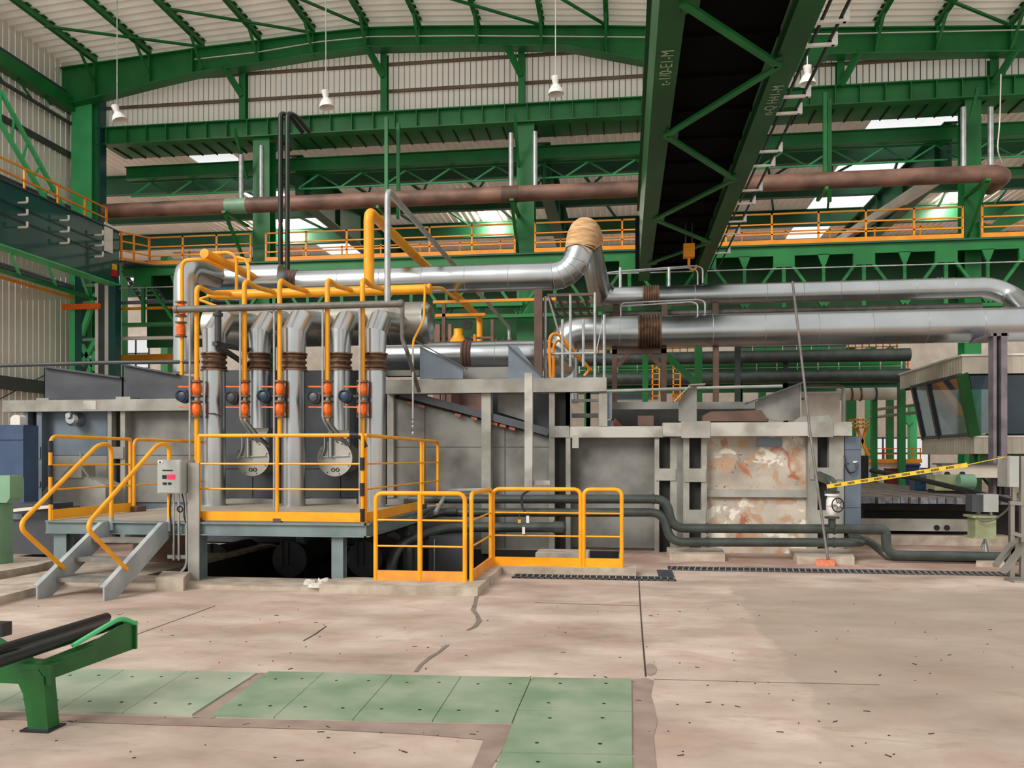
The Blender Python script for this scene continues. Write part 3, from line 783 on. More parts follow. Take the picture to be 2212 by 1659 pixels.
# conductor rails on brackets along the crane
r = T('conductor_rail', 'pair of black conductor rails on pale brackets along the crane girder', 'rail')
x = qx1
MB().tube([(x + 0.1, y0, ZC + 0.1), (x + 0.1, y1 - 1, ZC + 0.1)], 0.025, 8).build('rail', 'black_rubber', r)
MB().tube([(x + 0.34, y0, ZC + 0.1), (x + 0.34, y1 - 1, ZC + 0.1)], 0.025, 8).build('rail', 'black_rubber', r)
for v in (60, 108, 215, 250, 330, 360, 412, 440, 478, 505, 545):
    y = PZ(1700, v, ZC).y
    MB().bar((x - 0.0, y, ZC + 0.04), (x + 0.4, y, ZC + 0.04), 0.05, 0.04).build('bracket', 'white_paint', r)
    MB().box(x + 0.36, x + 0.44, y - 0.03, y + 0.03, ZC + 0.02, ZC + 0.2).build('insulator', 'white_paint', r)

# ================================================================== LEFT CRANE GIRDER AND RUNWAY CORNER
XCr = P(250, 560, 28.0).x
r = T('left_crane_girder', 'dark teal crane girder with bent hooks entering from the left edge', 'crane girder')
zt = ZV(500, 250, 28.0); zb2 = ZV(612, 250, 28.0)
MB().box(XCr - 0.45, XCr, 19, 28.2, zb2, zt).build('girder', 'teal', r)
MB().box(XCr - 0.5, XCr + 0.04, 19, 28.2, zb2 - 0.04, zb2).build('bottom_flange', 'green_light', r)
MB().box(XCr - 0.6, XCr + 0.06, 19, 28.2, zt, zt + 0.05).build('top_flange', 'steel_dark', r)
for f_ in (0.45, 0.66):
    MB().tube([(XCr + 0.06, 19, zt - (zt - zb2) * f_ + 0.25), (XCr + 0.06, 27.0, zt - (zt - zb2) * f_ + 0.25)], 0.016, 6).build('cable', 'black_rubber', r)
for y in (23.1, 25.0, 26.8):
    for dz in (0.45, 0.82, 1.2):
        z = zt - dz
        MB().tube([(XCr, y, z), (XCr + 0.3, y, z), (XCr + 0.3, y, z + 0.16)], 0.035, 8, 0.05).build('cable_hook', 'clad_left', r)
q = P(240, 525, 27.9)
MB().box(XCr + 0.002, XCr + 0.05, 27.3, 27.75, ZV(552, 240, 28), ZV(492, 240, 28)).build('notice_board', 'white_paint', r)
MB().box(XCr + 0.002, XCr + 0.1, 27.75, 27.98, ZV(600, 244, 28), ZV(586, 244, 28)).build('signal_lamp', 'red', r)
MB().box(XCr + 0.002, XCr + 0.08, 27.77, 27.96, ZV(586, 244, 28), ZV(573, 244, 28)).build('signal_sign', 'tape_yellow', r)
r = T('crane_railing', 'orange railing on top of the left crane girder', 'railing')
ys_ = [19, 20.6, 22.2, 23.75, 25.3, 26.7, 27.9]
for y in ys_:
    MB().box(XCr - 0.33, XCr - 0.27, y - 0.03, y + 0.03, zt + 0.05, zt + 0.85).build('post', 'orange_rail', r)
for dz in (0.85, 0.48):
    MB().box(XCr - 0.325, XCr - 0.275, 19, 27.9, zt + dz - 0.05, zt + dz).build('rail', 'orange_rail', r)
MB().box(XCr - 0.3, XCr - 0.27, 19, 27.9, zt + 0.05, zt + 0.2).build('toe_plate', 'orange_rail', r)
MB().box(XCr - 1.2, XCr - 1.16, 19, 26.5, zt + 0.1, zt + 0.55).build('cable_trough', 'orange_rail', r)
r = T('corner_railing', 'orange railing turning the corner beside the left crane end', 'railing')
a, b_ = P(262, 506, 28.4), P(322, 530, 29.28)
for t in (0, 0.45, 1.0):
    q = a.lerp(b_, t); MB().box(q.x - 0.03, q.x + 0.03, q.y - .03, q.y + .03, ZW, ZW + 1.08).build('post', 'orange_rail', r)
for z in (1.05, 0.72, 0.38): MB().bar((a.x, a.y, ZW + z), (b_.x, b_.y, ZW + z), 0.05, 0.05).build('rail', 'orange_rail', r)
MB().bar((a.x, a.y, ZW + 0.05), (b_.x, b_.y, ZW + 0.05), 0.04, 0.15).build('toe_plate', 'orange_rail', r)
one('corner_walkway', MB().prism([(a.x - 0.3, a.y, ZW - 0.05), (a.x + .2, a.y, ZW - 0.05), (b_.x + 0.4, b_.y, ZW - 0.05), (b_.x + 0.4, 31, ZW - 0.05), (a.x - 0.3, 31, ZW - 0.05)], (0, 0, 0.05)), 'steel_dark', 'dark walkway plate under the orange corner railing', 'walkway')
r = T('access_ladder', 'grey sloping ladder under the orange corner railing', 'ladder')
a, b_ = P(265, 595, 30), P(312, 655, 30)
for dx in (0, 0.9):
    MB().bar(a + V(dx, 0, 0.2), b_ + V(dx, 0, 0), 0.06, 0.14).build('stringer', 'steel_dark', r)
for k in range(6):
    q = a.lerp(b_, (k + 0.5) / 6); MB().box(q.x, q.x + 0.9, q.y - 0.05, q.y + 0.05, q.z, q.z + 0.05).build('rung', 'stair_steel', r)

# lattice column below the left crane
r = T('lattice_column', 'green twin-leg lattice column with sunlit edges painted white below the left crane', 'column')
yl = 28.9
for u0, u1, mt in ((150, 162, 'green_light'), (162, 176, 'teal'), (205, 212, 'white_paint'), (212, 226, 'girt_dark'), (226, 234, 'clad_white'), (234, 249, 'teal')):  # white flanges put the sunlight on them into the colour
    MB().box(XU(u0, yl), XU(u1, yl), yl, yl + 0.35, 0, ZV(592 if u0 < 200 else 612, u0, yl)).build('leg_flange', mt, r)
for v0, v1 in ((740, 635), (800, 735), (735, 800), (870, 760)):
    MB().bar(P(170, v0, yl + .1), P(208, v1 if v1 < v0 else v1, yl + .1), 0.16, 0.16, (0, 1, 0)).build('lacing', 'green_light', r)
for v in (618, 735, 655):
    MB().bar(P(165, v, yl + .1), P(208, v - 2, yl + .1), 0.1, 0.1, (0, 1, 0)).build('tie', 'pale_green', r)
r = T('cable_tray', 'blue-grey cable tray with an orange pipe along the left wall', 'cable tray')
xw = XL + 0.9
for dz, mt, rr in ((0.0, 'steel_blue', 0.06), (0.12, 'navy', 0.05), (0.24, 'steel_blue', 0.06), (-0.2, 'orange_rail', 0.06)):
    zc = ZV(628, 150, 28.5) + dz
    MB().tube([(xw, 20, zc), (xw, 29.0, zc)], rr, 8).build('cable' if dz >= 0 else 'orange_pipe', mt, r)
MB().box(xw - 0.4, XU(208, 28.6), 28.8, 28.9, ZV(668, 170, 28.8), ZV(656, 170, 28.8)).build('bracket', 'orange_valve', r)
one('wall_brace', MB().tube([(XL + .15, 24.5, 2.9), (XL + .15, 29, 5.0)], 0.02, 6), 'girt_dark', 'thin dark tie rod slanting across the left wall', 'rod')
# sloping lattice ladder on the left wall
r = T('wall_lattice', 'light green slanted lattice ladder on the left wall', 'lattice')
A1, A2 = PX(0, 195, XL + 0.6), PX(178, 525, XL + 0.9); B1, B2 = PX(-2, 262, XL + 0.6), PX(142, 505, XL + 0.9)
MB().bar(A1, A2, 0.12, 0.12).build('chord', 'green_light', r); MB().bar(B1, B2, 0.12, 0.12).build('chord', 'green_light', r)
for k in range(7):
    t = k / 6.5
    MB().bar(A1.lerp(A2, t), B1.lerp(B2, min(1, t + 0.02)), 0.06, 0.06).build('rung', 'green_light', r)
one('wall_lamp', MB().tube([PX(110, 232, XL + .3), PX(140, 252, XL + .3)], 0.08, 8), 'lamp_white', 'white tube lamp fixed on the upper left wall', 'lamp')
# lower walkway truss on the left
r = T('crane_undertruss', 'thin green truss hanging under the left crane girder', 'truss')
a, b_ = PX(0, 575, XCr - 0.3), PX(165, 612, XCr - 0.3)
MB().bar((XCr - 0.8, 19.5, zb2 - 0.55), (XCr - 0.8, 28, zb2 - 0.55), 0.12, 0.12).build('chord', 'green', r)
for k in range(5):
    y = 20 + k * 1.7
    MB().bar((XCr - 0.5, y, zb2 - 0.02), (XCr - 0.8, y + 0.8, zb2 - 0.55), 0.07, 0.07).build('lacing', 'green_light', r)
# mid distance beams at left, behind the ducts
for v, h, mt, lb in ((655, 6, 'steel_blue', 'blue-grey pipe crossing behind the silver duct elbow at left'), (668, 5, 'orange_rail', 'thin orange pipe below the blue-grey pipe at left'), (732, 6, 'clad_left', 'pale pipe crossing above the far windows at left')):
    a, b_ = P(236, v, 29.7), P(549, v, 29.7)
    one('cross_pipe', MB().tube([a, (b_.x, b_.y, a.z)], h * 30 / 1800 * 0.7, 10), mt, lb, 'pipe')
one('yellow_beam', MB().box(XU(248, 31.5), XU(420, 31.5), 31.5, 31.8, ZV(778, 320, 31.5), ZV(765, 320, 31.5)), 'orange_rail', 'yellow crane beam in the background left of the silver riser', 'beam')
for u0, u1, lb in ((258, 264, 'left of'), (347, 362, 'right of')):
    one('background_column', MB().box(XU(u0, 40), XU(u1, 40), 40, 40.5, 0, 12), 'green', 'green background column %s the far window at left' % lb, 'column')
# ================================================================== PLATFORM, STAIRS, RAILINGS
ZD = 0.79
r = T('platform', 'grey-green steel platform in front of the furnace burners', 'platform')
px0, px1, py0, py1 = -7.5, -3.2, 10.0, 14.25
MB().box(px0, px1, py0, py1, ZD - 0.02, ZD).build('deck', 'deck_plate', r)
mb = MB(); mb.box(px0, px1, py0, py0 + 0.02, ZD - 0.17, ZD - 0.02).box(px0, px1, py0 - 0.04, py0 + 0.02, ZD - 0.025, ZD).box(px0, px1, py0 - 0.04, py0 + 0.02, ZD - 0.17, ZD - 0.155); mb.build('front_channel', 'platform_beam', r)
mb = MB(); mb.box(px1, px1 + 0.02, py0, py1, ZD - 0.17, ZD).box(px1, px1 + 0.06, py0, py1, ZD - 0.02, ZD).box(px1, px1 + 0.06, py0, py1, ZD - 0.17, ZD - 0.155); mb.build('side_channel', 'platform_beam', r)
MB().box(px0 - 0.02, px0, py0, py1, ZD - 0.17, ZD).build('side_channel', 'platform_beam', r)
MB().box(px0, px1, 12.0, 12.1, ZD - 0.17, ZD - 0.02).build('cross_channel', 'platform_beam', r)
for u0, u1 in ((116, 143), (716, 741), (420, 436)):
    x0, x1 = XU(u0, py0 + .03), XU(u1, py0 + .03)
    mb = MB().box(x0, x1, py0 + 0.03, py0 + 0.045, 0.05, ZD - 0.17).box(x0, x1, py0 + 0.16, py0 + 0.175, 0.05, ZD - 0.17).box((x0 + x1) / 2 - .006, (x0 + x1) / 2 + .006, py0 + .045, py0 + .16, 0.05, ZD - 0.17)
    mb.build('leg', 'platform_beam', r)
for x in (-7.3, -5.4, -3.4):
    MB().box(x, x + 0.13, 13.2, 13.33, 0.05 if x < -7 else -1.3, ZD - 0.02).build('leg', 'platform_beam', r)

# stairs
r = T('platform_stairs', 'short steel stairs of three treads leading up to the platform', 'stairs')
for x in (-6.62, -5.8):
    MB().prism([(x, 8.64, 0.0), (x, 8.88, 0.0), (x, 10.0, ZD - 0.2), (x, 10.0, ZD), (x, 9.84, ZD), (x, 8.64, 0.15)], (0.02, 0, 0)).build('stringer', 'stair_steel', r)
    MB().bar((x - .02, 8.65, 0.15), (x - .02, 9.84, ZD - 0.01), 0.05, 0.012).build('stringer_flange', 'stair_steel', r)
for z, y in ((0.2, 8.95), (0.4, 9.28), (0.6, 9.6)):
    MB().box(-6.6, -5.8, y, y + 0.24, z - 0.05, z).build('tread', 'tread_steel', r)
for x, lb in ((-6.58, 'left'), (-5.78, 'right')):
    h = T('stair_handrail', 'bent yellow pipe handrail on the %s side of the platform stairs' % lb, 'handrail', 'stair handrails')
    MB().tube([(x, 9.98, ZD), (x, 9.98, 1.78), (x, 9.72, 1.78), (x, 8.3, 0.86), (x, 9.06, 0.3)], 0.026, 12, 0.16, 8).build('pipe', 'yellow', h)
    MB().tube([(x, 9.98, ZD - 0.12), (x, 9.98, ZD + 0.05)], 0.03, 12).build('socket', 'stair_steel', h)

# railings
def rail_post(parent, p, h, r_=0.024, m_='yellow'):
    return MB().tube([p, p + V(0, 0, h)], r_, 12).build('post', m_, parent)
def straight_rail(name, label, p0, p1, posts, zs, kick=None, group='platform railings', bendL=False, bendR=False, h=1.1, rp=0.024, m_='yellow', mkick='yellow'):
    r = T(name, label, 'railing', group)
    p0, p1 = Vector(p0), Vector(p1)
    top = [p0 + V(0, 0, h), p1 + V(0, 0, h)]
    path = ([p0] if bendL else []) + top + ([p1] if bendR else [])
    MB().tube(path, rp, 12, 0.12, 6).build('top_rail', m_, r)
    for t in posts:
        if (t == 0 and bendL) or (t == 1 and bendR): continue
        rail_post(r, p0.lerp(p1, t), h, rp, m_)
    for z in zs:
        MB().tube([p0 + V(0, 0, z), p1 + V(0, 0, z)], 0.012, 8).build('mid_rail', m_, r)
    if kick:
        d = (p1 - p0).normalized(); nn = V(d.y, -d.x, 0) * 0.03
        MB().bar(p0 + V(0, 0, kick[0]) + nn, p1 + V(0, 0, kick[0]) + nn, 0.008, kick[1]).build('kick_plate', mkick, r)
    return r
fx0, fx1 = XU(430, 10.06), XU(783, 10.06)
r = straight_rail('platform_railing', 'yellow front railing of the platform with a deep kick plate', (fx0, 10.06, ZD), (fx1, 10.06, ZD), (0, 0.485, 1.0), (0.42, 0.74), (0.075, 0.115))
for z0, z1 in ((1.06, 1.13),):
    MB().tube([(fx1 - 0.16, 10.06, ZD + 1.1), (fx1 - 0.03, 10.06, ZD + 1.1), (fx1 + 0.03, 10.1, ZD + 0.95)], 0.03, 12, 0.06).build('tape_wrap', 'black_rubber', r)
for z in (0.74, 0.42, 0.1):
    MB().tube([(fx1 + 0.0, 10.05, ZD + z - 0.08), (fx1 + 0.0, 10.05, ZD + z + 0.08)], 0.031, 12).build('tape_wrap', 'black_rubber', r)
for f_ in (0, 0.485):
    q = fx0 + (fx1 - fx0) * f_
    MB().box(q - 0.04, q + 0.06, 10.02, 10.1, ZD, ZD + 0.05).build('foot_clamp', 'brown_steel', r)
r = straight_rail('platform_railing', 'yellow right-hand side railing of the platform running back to the furnace', (px1 - 0.03, 10.12, ZD), (px1 - 0.03, 14.2, ZD), (0, 0.71, 0.74, 1), (0.42, 0.74), None, bendR=True)
MB().box(px1 - 0.02, px1 - 0.012, 10.15, 13.0, ZD, ZD + 0.13).build('kick_plate', 'yellow', r)
MB().box(px1 - 0.06, px1 + 0.02, 12.98, 13.2, ZD, ZD + 0.07).build('foot_clamp', 'brown_steel', r)
r = straight_rail('platform_railing', 'yellow left-hand side railing of the platform with black tape at its corner', (px0 + 0.06, 9.98, ZD), (px0 + 0.06, 11.75, ZD), (0, 1), (0.4, 0.72), (0.075, 0.13), bendL=True)
for z in (0.98, 0.66, 0.3):
    MB().tube([(px0 + 0.06, 9.98, ZD + z - 0.09), (px0 + 0.06, 9.98, ZD + z + 0.06)], 0.03, 12).build('tape_wrap', 'black_rubber', r)
r = straight_rail('platform_railing', 'yellow rear section of the left platform railing behind the control box', (px0 + 0.06, 11.85, ZD), (px0 + 0.06, 14.2, ZD), (0, 1), (0.4, 0.72), None, bendL=True)
MB().box(px0 - 0.05, px0 + 0.2, 11.7, 11.95, ZD, ZD + 0.08).build('foot_clamp', 'brown_steel', r)

# pit guard railings on the kerb
def guard(label, p0, p1, mid, kickm):
    r = T('guard_railing', label, 'railing', 'pit guard railings')
    p0, p1 = Vector(p0), Vector(p1); h = 1.07
    MB().tube([p0, p0 + V(0, 0, h), p1 + V(0, 0, h), p1], 0.028, 12, 0.1, 6).build('frame', 'yellow', r)
    for t in mid: MB().tube([p0.lerp(p1, t), p0.lerp(p1, t) + V(0, 0, h)], 0.03, 10).build('post', 'yellow', r)
    for z in (0.42, 0.74): MB().tube([p0 + V(0, 0, z), p1 + V(0, 0, z)], 0.012, 8).build('mid_rail', 'yellow', r)
    MB().bar(p0 + V(0, 0, 0.06), p1 + V(0, 0, 0.06), 0.03, 0.12).build('kick_plate', kickm, r)
    return r
gr = guard('wide yellow pit guard railing with a middle post and worn kick plate', (-3.05, 9.97, 0.1), (-1.93, 9.97, 0.1), (0.5,), 'rail_worn')
guard('yellow pit guard railing turned sideways at the kerb corner', (-1.86, 10.02, 0.1), (-1.86, 11.5, 0.1), (), 'rail_worn')
gr3 = guard('long yellow pit guard railing with hanging paper tags', (XU(1065, 11.55), 11.55, 0.1), (XU(1254, 11.55), 11.55, 0.1), (), 'yellow')
guard('narrow yellow pit guard railing at the right end of the row', (XU(1261, 11.55), 11.55, 0.1), (XU(1343, 11.55), 11.55, 0.1), (), 'yellow')
for u, v, mt, lb in ((1140, 1122, 'white_paint', 'white paper tag hanging from the middle rail of the pit guard'), (1131, 1146, 'white_paint', 'lower white paper tag on the long pit guard railing'), (1122, 1126, 'tape_yellow', 'small yellow tag on the long pit guard railing')):
    p = P(u, v, 11.51)
    tg = T('paper_tag', lb, 'tag', 'tags on the pit guard')
    hh = 0.05 if mt == 'white_paint' else 0.025
    MB().box(p.x - 0.02, p.x + 0.02, 11.505, 11.51, p.z - hh, p.z + hh).build('tag', mt, tg)
    MB().tube([(p.x, 11.508, p.z + hh), (p.x, 11.535, 0.1 + 0.74 if v < 1140 else 0.1 + 0.44)], 0.004, 5).build('string', 'black_rubber', tg)

# control box with conduits
r = T('control_box', 'grey control box with red display on the platform railing post', 'control box')
bx0 = XU(340, 9.8); bx1 = XU(391, 9.8); zb0_, zb1_ = ZV(1066, 365, 9.8), ZV(993, 365, 9.8)
MB().box(bx0, bx1, 9.8, 10.15, zb0_, zb1_).build('housing', 'box_grey', r)
MB().box(bx0 + 0.01, bx1 - 0.012, 9.79, 9.8, zb0_ + 0.01, zb1_ - 0.01).build('door', 'box_grey', r)
def onface(u0, u1, v0, v1, mt, nm):
    MB().box(XU(u0, 9.8), XU(u1, 9.8), 9.782, 9.79, ZV(v1, 365, 9.8), ZV(v0, 365, 9.8)).build(nm, mt, r)
onface(343, 353, 995, 1001, 'white_paint', 'name_plate'); onface(345, 350, 997, 1000, 'black_ink', 'print')
onface(352, 374, 1015, 1017, 'black_ink', 'print'); onface(363, 379, 1025, 1035, 'display_red', 'display'); onface(352, 361, 1026, 1034, 'black_ink', 'knob')
onface(353, 361, 1042, 1047, 'black_ink', 'push_button'); onface(364, 371, 1042, 1047, 'black_ink', 'push_button')
for u, v1 in ((375, 1245), (386, 1245)):
    p = P(u, 1066, 9.95); q = P(u, v1, 9.95)
    MB().tube([(p.x, 9.95, zb0_ + 0.02), (p.x, 9.95, 0.3)], 0.014, 8).build('conduit', 'galv_thin', r)
p = P(403, 1100, 9.95)
MB().tube([(p.x - 0.02, 9.95, zb0_ + .02), (p.x, 9.95, ZD), (p.x, 9.95, 0.22), (p.x - 0.12, 9.8, 0.06), (p.x - 0.28, 9.72, 0.04)], 0.017, 8, 0.08).build('conduit', 'galv_thin', r)
MB().torus((XU(389, 9.93), 9.93, ZV(1100, 389, 9.93)), (0, 1, 0.1), 0.035, 0.01, 18, 6).build('cable_coil', 'black_rubber', r)
MB().tube([P(370, 1066, 9.92), P(366, 1100, 9.92), P(371, 1150, 9.93), P(375, 1180, 9.95)], 0.009, 6, 0.1).build('cable', 'black_rubber', r)
MB().tube([P(393, 1066, 9.9), P(399, 1090, 9.9), P(397, 1115, 9.92), P(402, 1130, 9.94)], 0.009, 6, 0.1).build('cable', 'black_rubber', r)
MB().box(XU(362, 9.97), XU(410, 9.97), 9.965, 9.99, ZV(1207, 385, 9.97), ZV(1199, 385, 9.97)).build('clamp_bar', 'galv_thin', r)
r2_ = T('support_post', 'grey angle post rising beside the control box to the platform', 'post')
MB().box(XU(412, 10.0), XU(436, 10.0), 9.93, 9.955, 0.05, ZV(1000, 424, 10)).build('face', 'steel_post', r2_)
MB().box(XU(412, 10.0), XU(412, 10) + 0.02, 9.955, 10.0, 0.05, ZV(1000, 424, 10)).build('side', 'steel_post', r2_)
one('concrete_block', MB().prism([PZ(336, 1277, 0), PZ(396, 1277, 0), PZ(410, 1262, 0), PZ(352, 1260, 0)], (0, 0, 0.16)), 'kerb', 'small concrete block under the control box conduits', 'block')
# rags on the slab
r = T('white_rags', 'crumpled white rags on the slab by the platform leg', 'rag')
mb = MB(); ra = random.Random(3)
for k, (u, v, w) in enumerate(((668, 1262, 0.08), (700, 1260, 0.09), (684, 1268, 0.11))):
    p = PZ(u, v, 0.05); R0 = [p + V(math.cos(a) * w, math.sin(a) * w * 0.7, 0.0) for a in [i * math.pi / 5 for i in range(10)]]
    R1 = [p + V(math.cos(a) * w * 0.85, math.sin(a) * w * 0.6, 0.02 + ra.random() * 0.06) for a in [i * math.pi / 5 for i in range(10)]]
    R2 = [p + V(math.cos(a) * w * 0.35, math.sin(a) * w * 0.25, 0.015 + ra.random() * 0.03) for a in [i * math.pi / 5 for i in range(10)]]
    m2 = MB().rings([R0, R1, R2], True); m2.build('rag', 'white_rag', r)

# machinery below the platform
one('brown_board', MB().box(-7.3, -6.32, 11.6, 11.66, 0.05, 0.6), 'brown_board', 'brown board leaning under the platform behind the stairs', 'board')
for u, v, lb in ((458, 1212, 'left, behind the support post'), (625, 1208, 'middle'), (787, 1208, 'right, beside the pit guard')):
    p = P(u, v, 12.9)
    r = T('burner_drum', 'dark round burner drum under the platform, ' + lb, 'burner', 'burner drums under the platform')
    MB().lathe(p, (0, 1, 0), [(0, 0.29), (0.03, 0.29)], 28).build('face_plate', 'steel_dark', r)
    MB().lathe(p + V(0, 0.03, 0), (0, 1, 0), [(0, 0.24), (1.3, 0.24)], 24).build('drum', 'slot_dark', r)
    MB().tube([p + V(-0.02, -0.03, 0.28), p + V(-0.02, -0.03, -0.1)], 0.02, 8).build('gas_tube', 'steel_dark', r)
    MB().tube([p + V(-0.12, -0.04, 0.34), p + V(-0.12, -0.04, -0.12)], 0.016, 8).build('gas_tube', 'brown_steel', r)
    for a in range(8):
        q = p + V(math.cos(a * math.pi / 4) * 0.24, -0.012, math.sin(a * math.pi / 4) * 0.24)
        MB().lathe(q, (0, 1, 0), [(0, 0.014), (0.014, 0.014)], 6).build('bolt', 'steel_dark', r)
    MB().box(p.x - 0.2, p.x + 0.2, 13.2, 13.5, -1.3, p.z - 0.22).build('saddle', 'slot_dark', r)
# ================================================================== FURNACE BODIES
YF = 14.6
def twin(parent, ua, ub, v0, z0, battens, Y=YF - 0.22, m_='steel_post', slot=True):
    (a0, a1), (b0, b1) = ua, ub
    zt = ZV(v0, (a0 + b1) / 2, Y)
    MB().box(XU(a0, Y), XU(a1, Y), Y, Y + 0.2, z0, zt).build('post', m_, parent)
    MB().box(XU(b0, Y), XU(b1, Y), Y, Y + 0.2, z0, zt).build('post', m_, parent)
    if slot: MB().box(XU(a1, Y), XU(b0, Y), Y + 0.15, Y + 0.19, z0, zt).build('slot_shade', 'slot_dark', parent)  # near-black sheet paints the shade in the gap between the posts
    for q0, q1 in battens:
        MB().box(XU(a0, Y) + 0.02, XU(b1, Y) - 0.02, Y - 0.02, Y, ZV(q1, (a0 + b1) / 2, Y), ZV(q0, (a0 + b1) / 2, Y)).build('batten_plate', m_, parent)
def chan(parent, u0, u1, v0, v1, Y, m_='steel_post', dep=0.2, name='channel'):
    uc = (u0 + u1) / 2; x0, x1 = XU(u0, Y), XU(u1, Y); z1, z0 = ZV(v0, uc, Y), ZV(v1, uc, Y)
    mb = MB().box(x0, x1, Y + 0.04, Y + dep, z0 + 0.01, z1 - 0.01).box(x0, x1, Y, Y + dep, z1 - 0.02, z1).box(x0, x1, Y, Y + dep, z0, z0 + 0.02)
    return MB.build(MB().box(x0, x1, Y, Y + dep, z0, z1), name, m_, parent)

r = T('furnace_left', 'blue-grey left furnace section behind the stairs', 'furnace')
xl0, xl1 = XU(52, YF), XU(439, YF)
MB().box(xl0, xl1, YF, YF + 3.2, 0.05, 2.5).build('shell', 'steel_blue', r)
for u0, u1, v0, v1, mt in ((92, 231, 890, 983, 'steel_blue'), (272, 420, 890, 983, 'steel_grey'), (92, 231, 984, 1085, 'steel_grey'), (272, 420, 984, 1085, 'steel_grey')):
    MB().pbox(u0, u1, v0, v1, YF - 0.03, 0.03).build('panel', mt, r)
twin(r, (52, 60), (79, 90), 888, 0.05, ((965, 991), (1040, 1052)), m_='steel_blue')
twin(r, (232, 241), (260, 270), 888, 0.05, ((965, 991),), m_='steel_post')
chan(r, 5, 412, 863, 888, YF - 0.3, 'steel_post', 0.3, 'top_channel')
MB().pbox(180, 207, 866, 885, YF - 0.305, 0.01).build('paint_patch', 'steel_bright', r)
for u0, u1, v0 in ((78, 105, 860), (250, 281, 857)):
    MB().pbox(u0, u1, v0, 864, YF - 0.28, 0.25).build('shim_plate', 'steel_post', r)
q = P(151, 905, YF - 0.3)
MB().lathe(q, (0, 1, 0), [(0, 0.09), (0.05, 0.13), (0.25, 0.13)], 24).build('port_cover', 'galv', r)
MB().lathe(q + V(-0.01, -0.05, 0.06), (0, 1, 0), [(0, 0.05), (0.06, 0.07)], 18).build('port_knob', 'galv', r)
for uv, lb in (([(95, 792), (263, 816), (263, 863), (95, 863)], 'left sloping dark steel lid plate on the left furnace'), ([(265, 787), (384, 809), (430, 815), (430, 863), (265, 863)], 'right sloping dark steel lid plate on the left furnace')):
    t_ = T('lid_plate', lb, 'plate', 'dark lid plates')
    MB().ppoly(uv, YF - 0.02, 0.03).build('plate', 'steel_dark', t_)
    MB().bar(P(*uv[0], YF - 0.05), P(*uv[1], YF - 0.05), 0.12, 0.03).build('edge_flange', 'steel_dark', t_)
    MB().ppoly([uv[0], (uv[0][0] + 2, uv[0][1]), (uv[0][0] + 2, 863), (uv[0][0], 863)], YF - 0.02, 0.9).build('end_plate', 'steel_dark', t_)
one('dark_rail', MB().ptube([(-10, 790, 13.9), (210, 784, 13.9), (430, 781, 13.9)], 0.035, 8), 'bracket_dark', 'thin dark rail crossing above the left furnace lids', 'rail')

# hopper and blower casing beside the left furnace
r = T('hopper_casing', 'grey metal hopper with a rounded casing behind the left railing', 'hopper')
YH = 13.9
MB().ppoly([(92, 1112), (92, 1062), (110, 1042), (150, 1030), (190, 1030), (228, 1048), (228, 1112)], YH, 0.5).build('casing', 'steel_post', r)
MB().prism([P(130, 1032, YH - 0.05), P(176, 1032, YH - 0.05), P(176, 1005, YH - 0.05), P(152, 1005, YH - 0.05)], (0, 0.4, 0)).build('hopper', 'steel_post', r)
MB().bar(P(176, 1007, YH - .06), P(193, 1032, YH - .06), 0.03, 0.03).build('hopper_edge', 'steel_grey', r)
MB().ptube([(174, 1005, YH), (174, 978, YH)], 0.02, 8).build('feed_tube', 'galv_thin', r)

# wall behind the burner risers
r = T('furnace_burner_wall', 'dark steel furnace wall behind the silver risers and burners', 'furnace')
xb0, xb1 = XU(441, YF), XU(834, YF)
MB().box(xb0, xb1, YF, YF + 3.2, 0.05, 3.0).build('shell', 'steel_dark', r)
for u0, u1 in ((440, 545), (547, 640), (642, 735), (737, 832)):
    MB().pbox(u0, u1, 800, 1012, YF - 0.02, 0.02).build('panel', 'steel_dark', r)
    MB().pbox(u0, u1, 1014, 1075, YF - 0.02, 0.02).build('panel', 'steel_dark', r)
for u0, u1 in ((485, 595), (660, 770), (836, 872)):
    MB().pbox(u0, u1, 1078, 1090, YF - 0.3, 0.3).build('ledge', 'steel_post', r)

# middle furnace section with sloping lid line
r = T('furnace_middle', 'grey middle furnace section with a sloping upper edge', 'furnace')
MB().ppoly([(836, 850), (1230, 948), (1230, 1196), (836, 1196)], YF, 3.0).build('shell', 'steel_grey', r)
for uv in ([(853, 862), (917, 880), (917, 965), (853, 965)], [(919, 880), (1040, 909), (1040, 965), (919, 965)], [(853, 967), (917, 967), (917, 1088), (853, 1088)], [(919, 967), (1040, 967), (1040, 1195), (919, 1195)], [(1060, 916), (1090, 923), (1090, 965), (1060, 965)], [(1092, 923), (1186, 946), (1186, 965), (1092, 965)], [(1060, 967), (1090, 967), (1090, 1195), (1060, 1195)], [(1092, 967), (1186, 967), (1186, 1195), (1092, 1195)]):
    MB().ppoly(uv, YF - 0.02, 0.02).build('panel', 'steel_grey', r)
MB().bar(P(868, 849, YF - 0.1), P(1186, 934, YF - 0.1), 0.16, 0.13).build('sloping_channel', 'steel_dark', r)
MB().ppoly([(836, 848), (868, 848), (1186, 936), (1186, 944), (836, 856)], YF - 0.01, 0.4).build('slope_gap', 'slot_dark', r)  # dark strip coloured as the shade in the gap above the slope
bk = []
for k, (u, v) in enumerate(((880, 869), (905, 876), (983, 895), (1018, 902), (1062, 914), (1080, 918), (1100, 924))):
    a = P(u, v, YF - 0.12); d = (P(u + 20, v + 5.3, YF - 0.12) - a).normalized()
    MB().bar(a, a + d * 0.11, 0.06, 0.045).build('brick', 'brick_red', r)
MB().pbox(836, 850, 852, 1075, YF - 0.1, 0.1).build('post', 'steel_post', r)
MB().pbox(1040, 1060, 848, 1196, YF - 0.25, 0.25).build('post', 'steel_post', r)
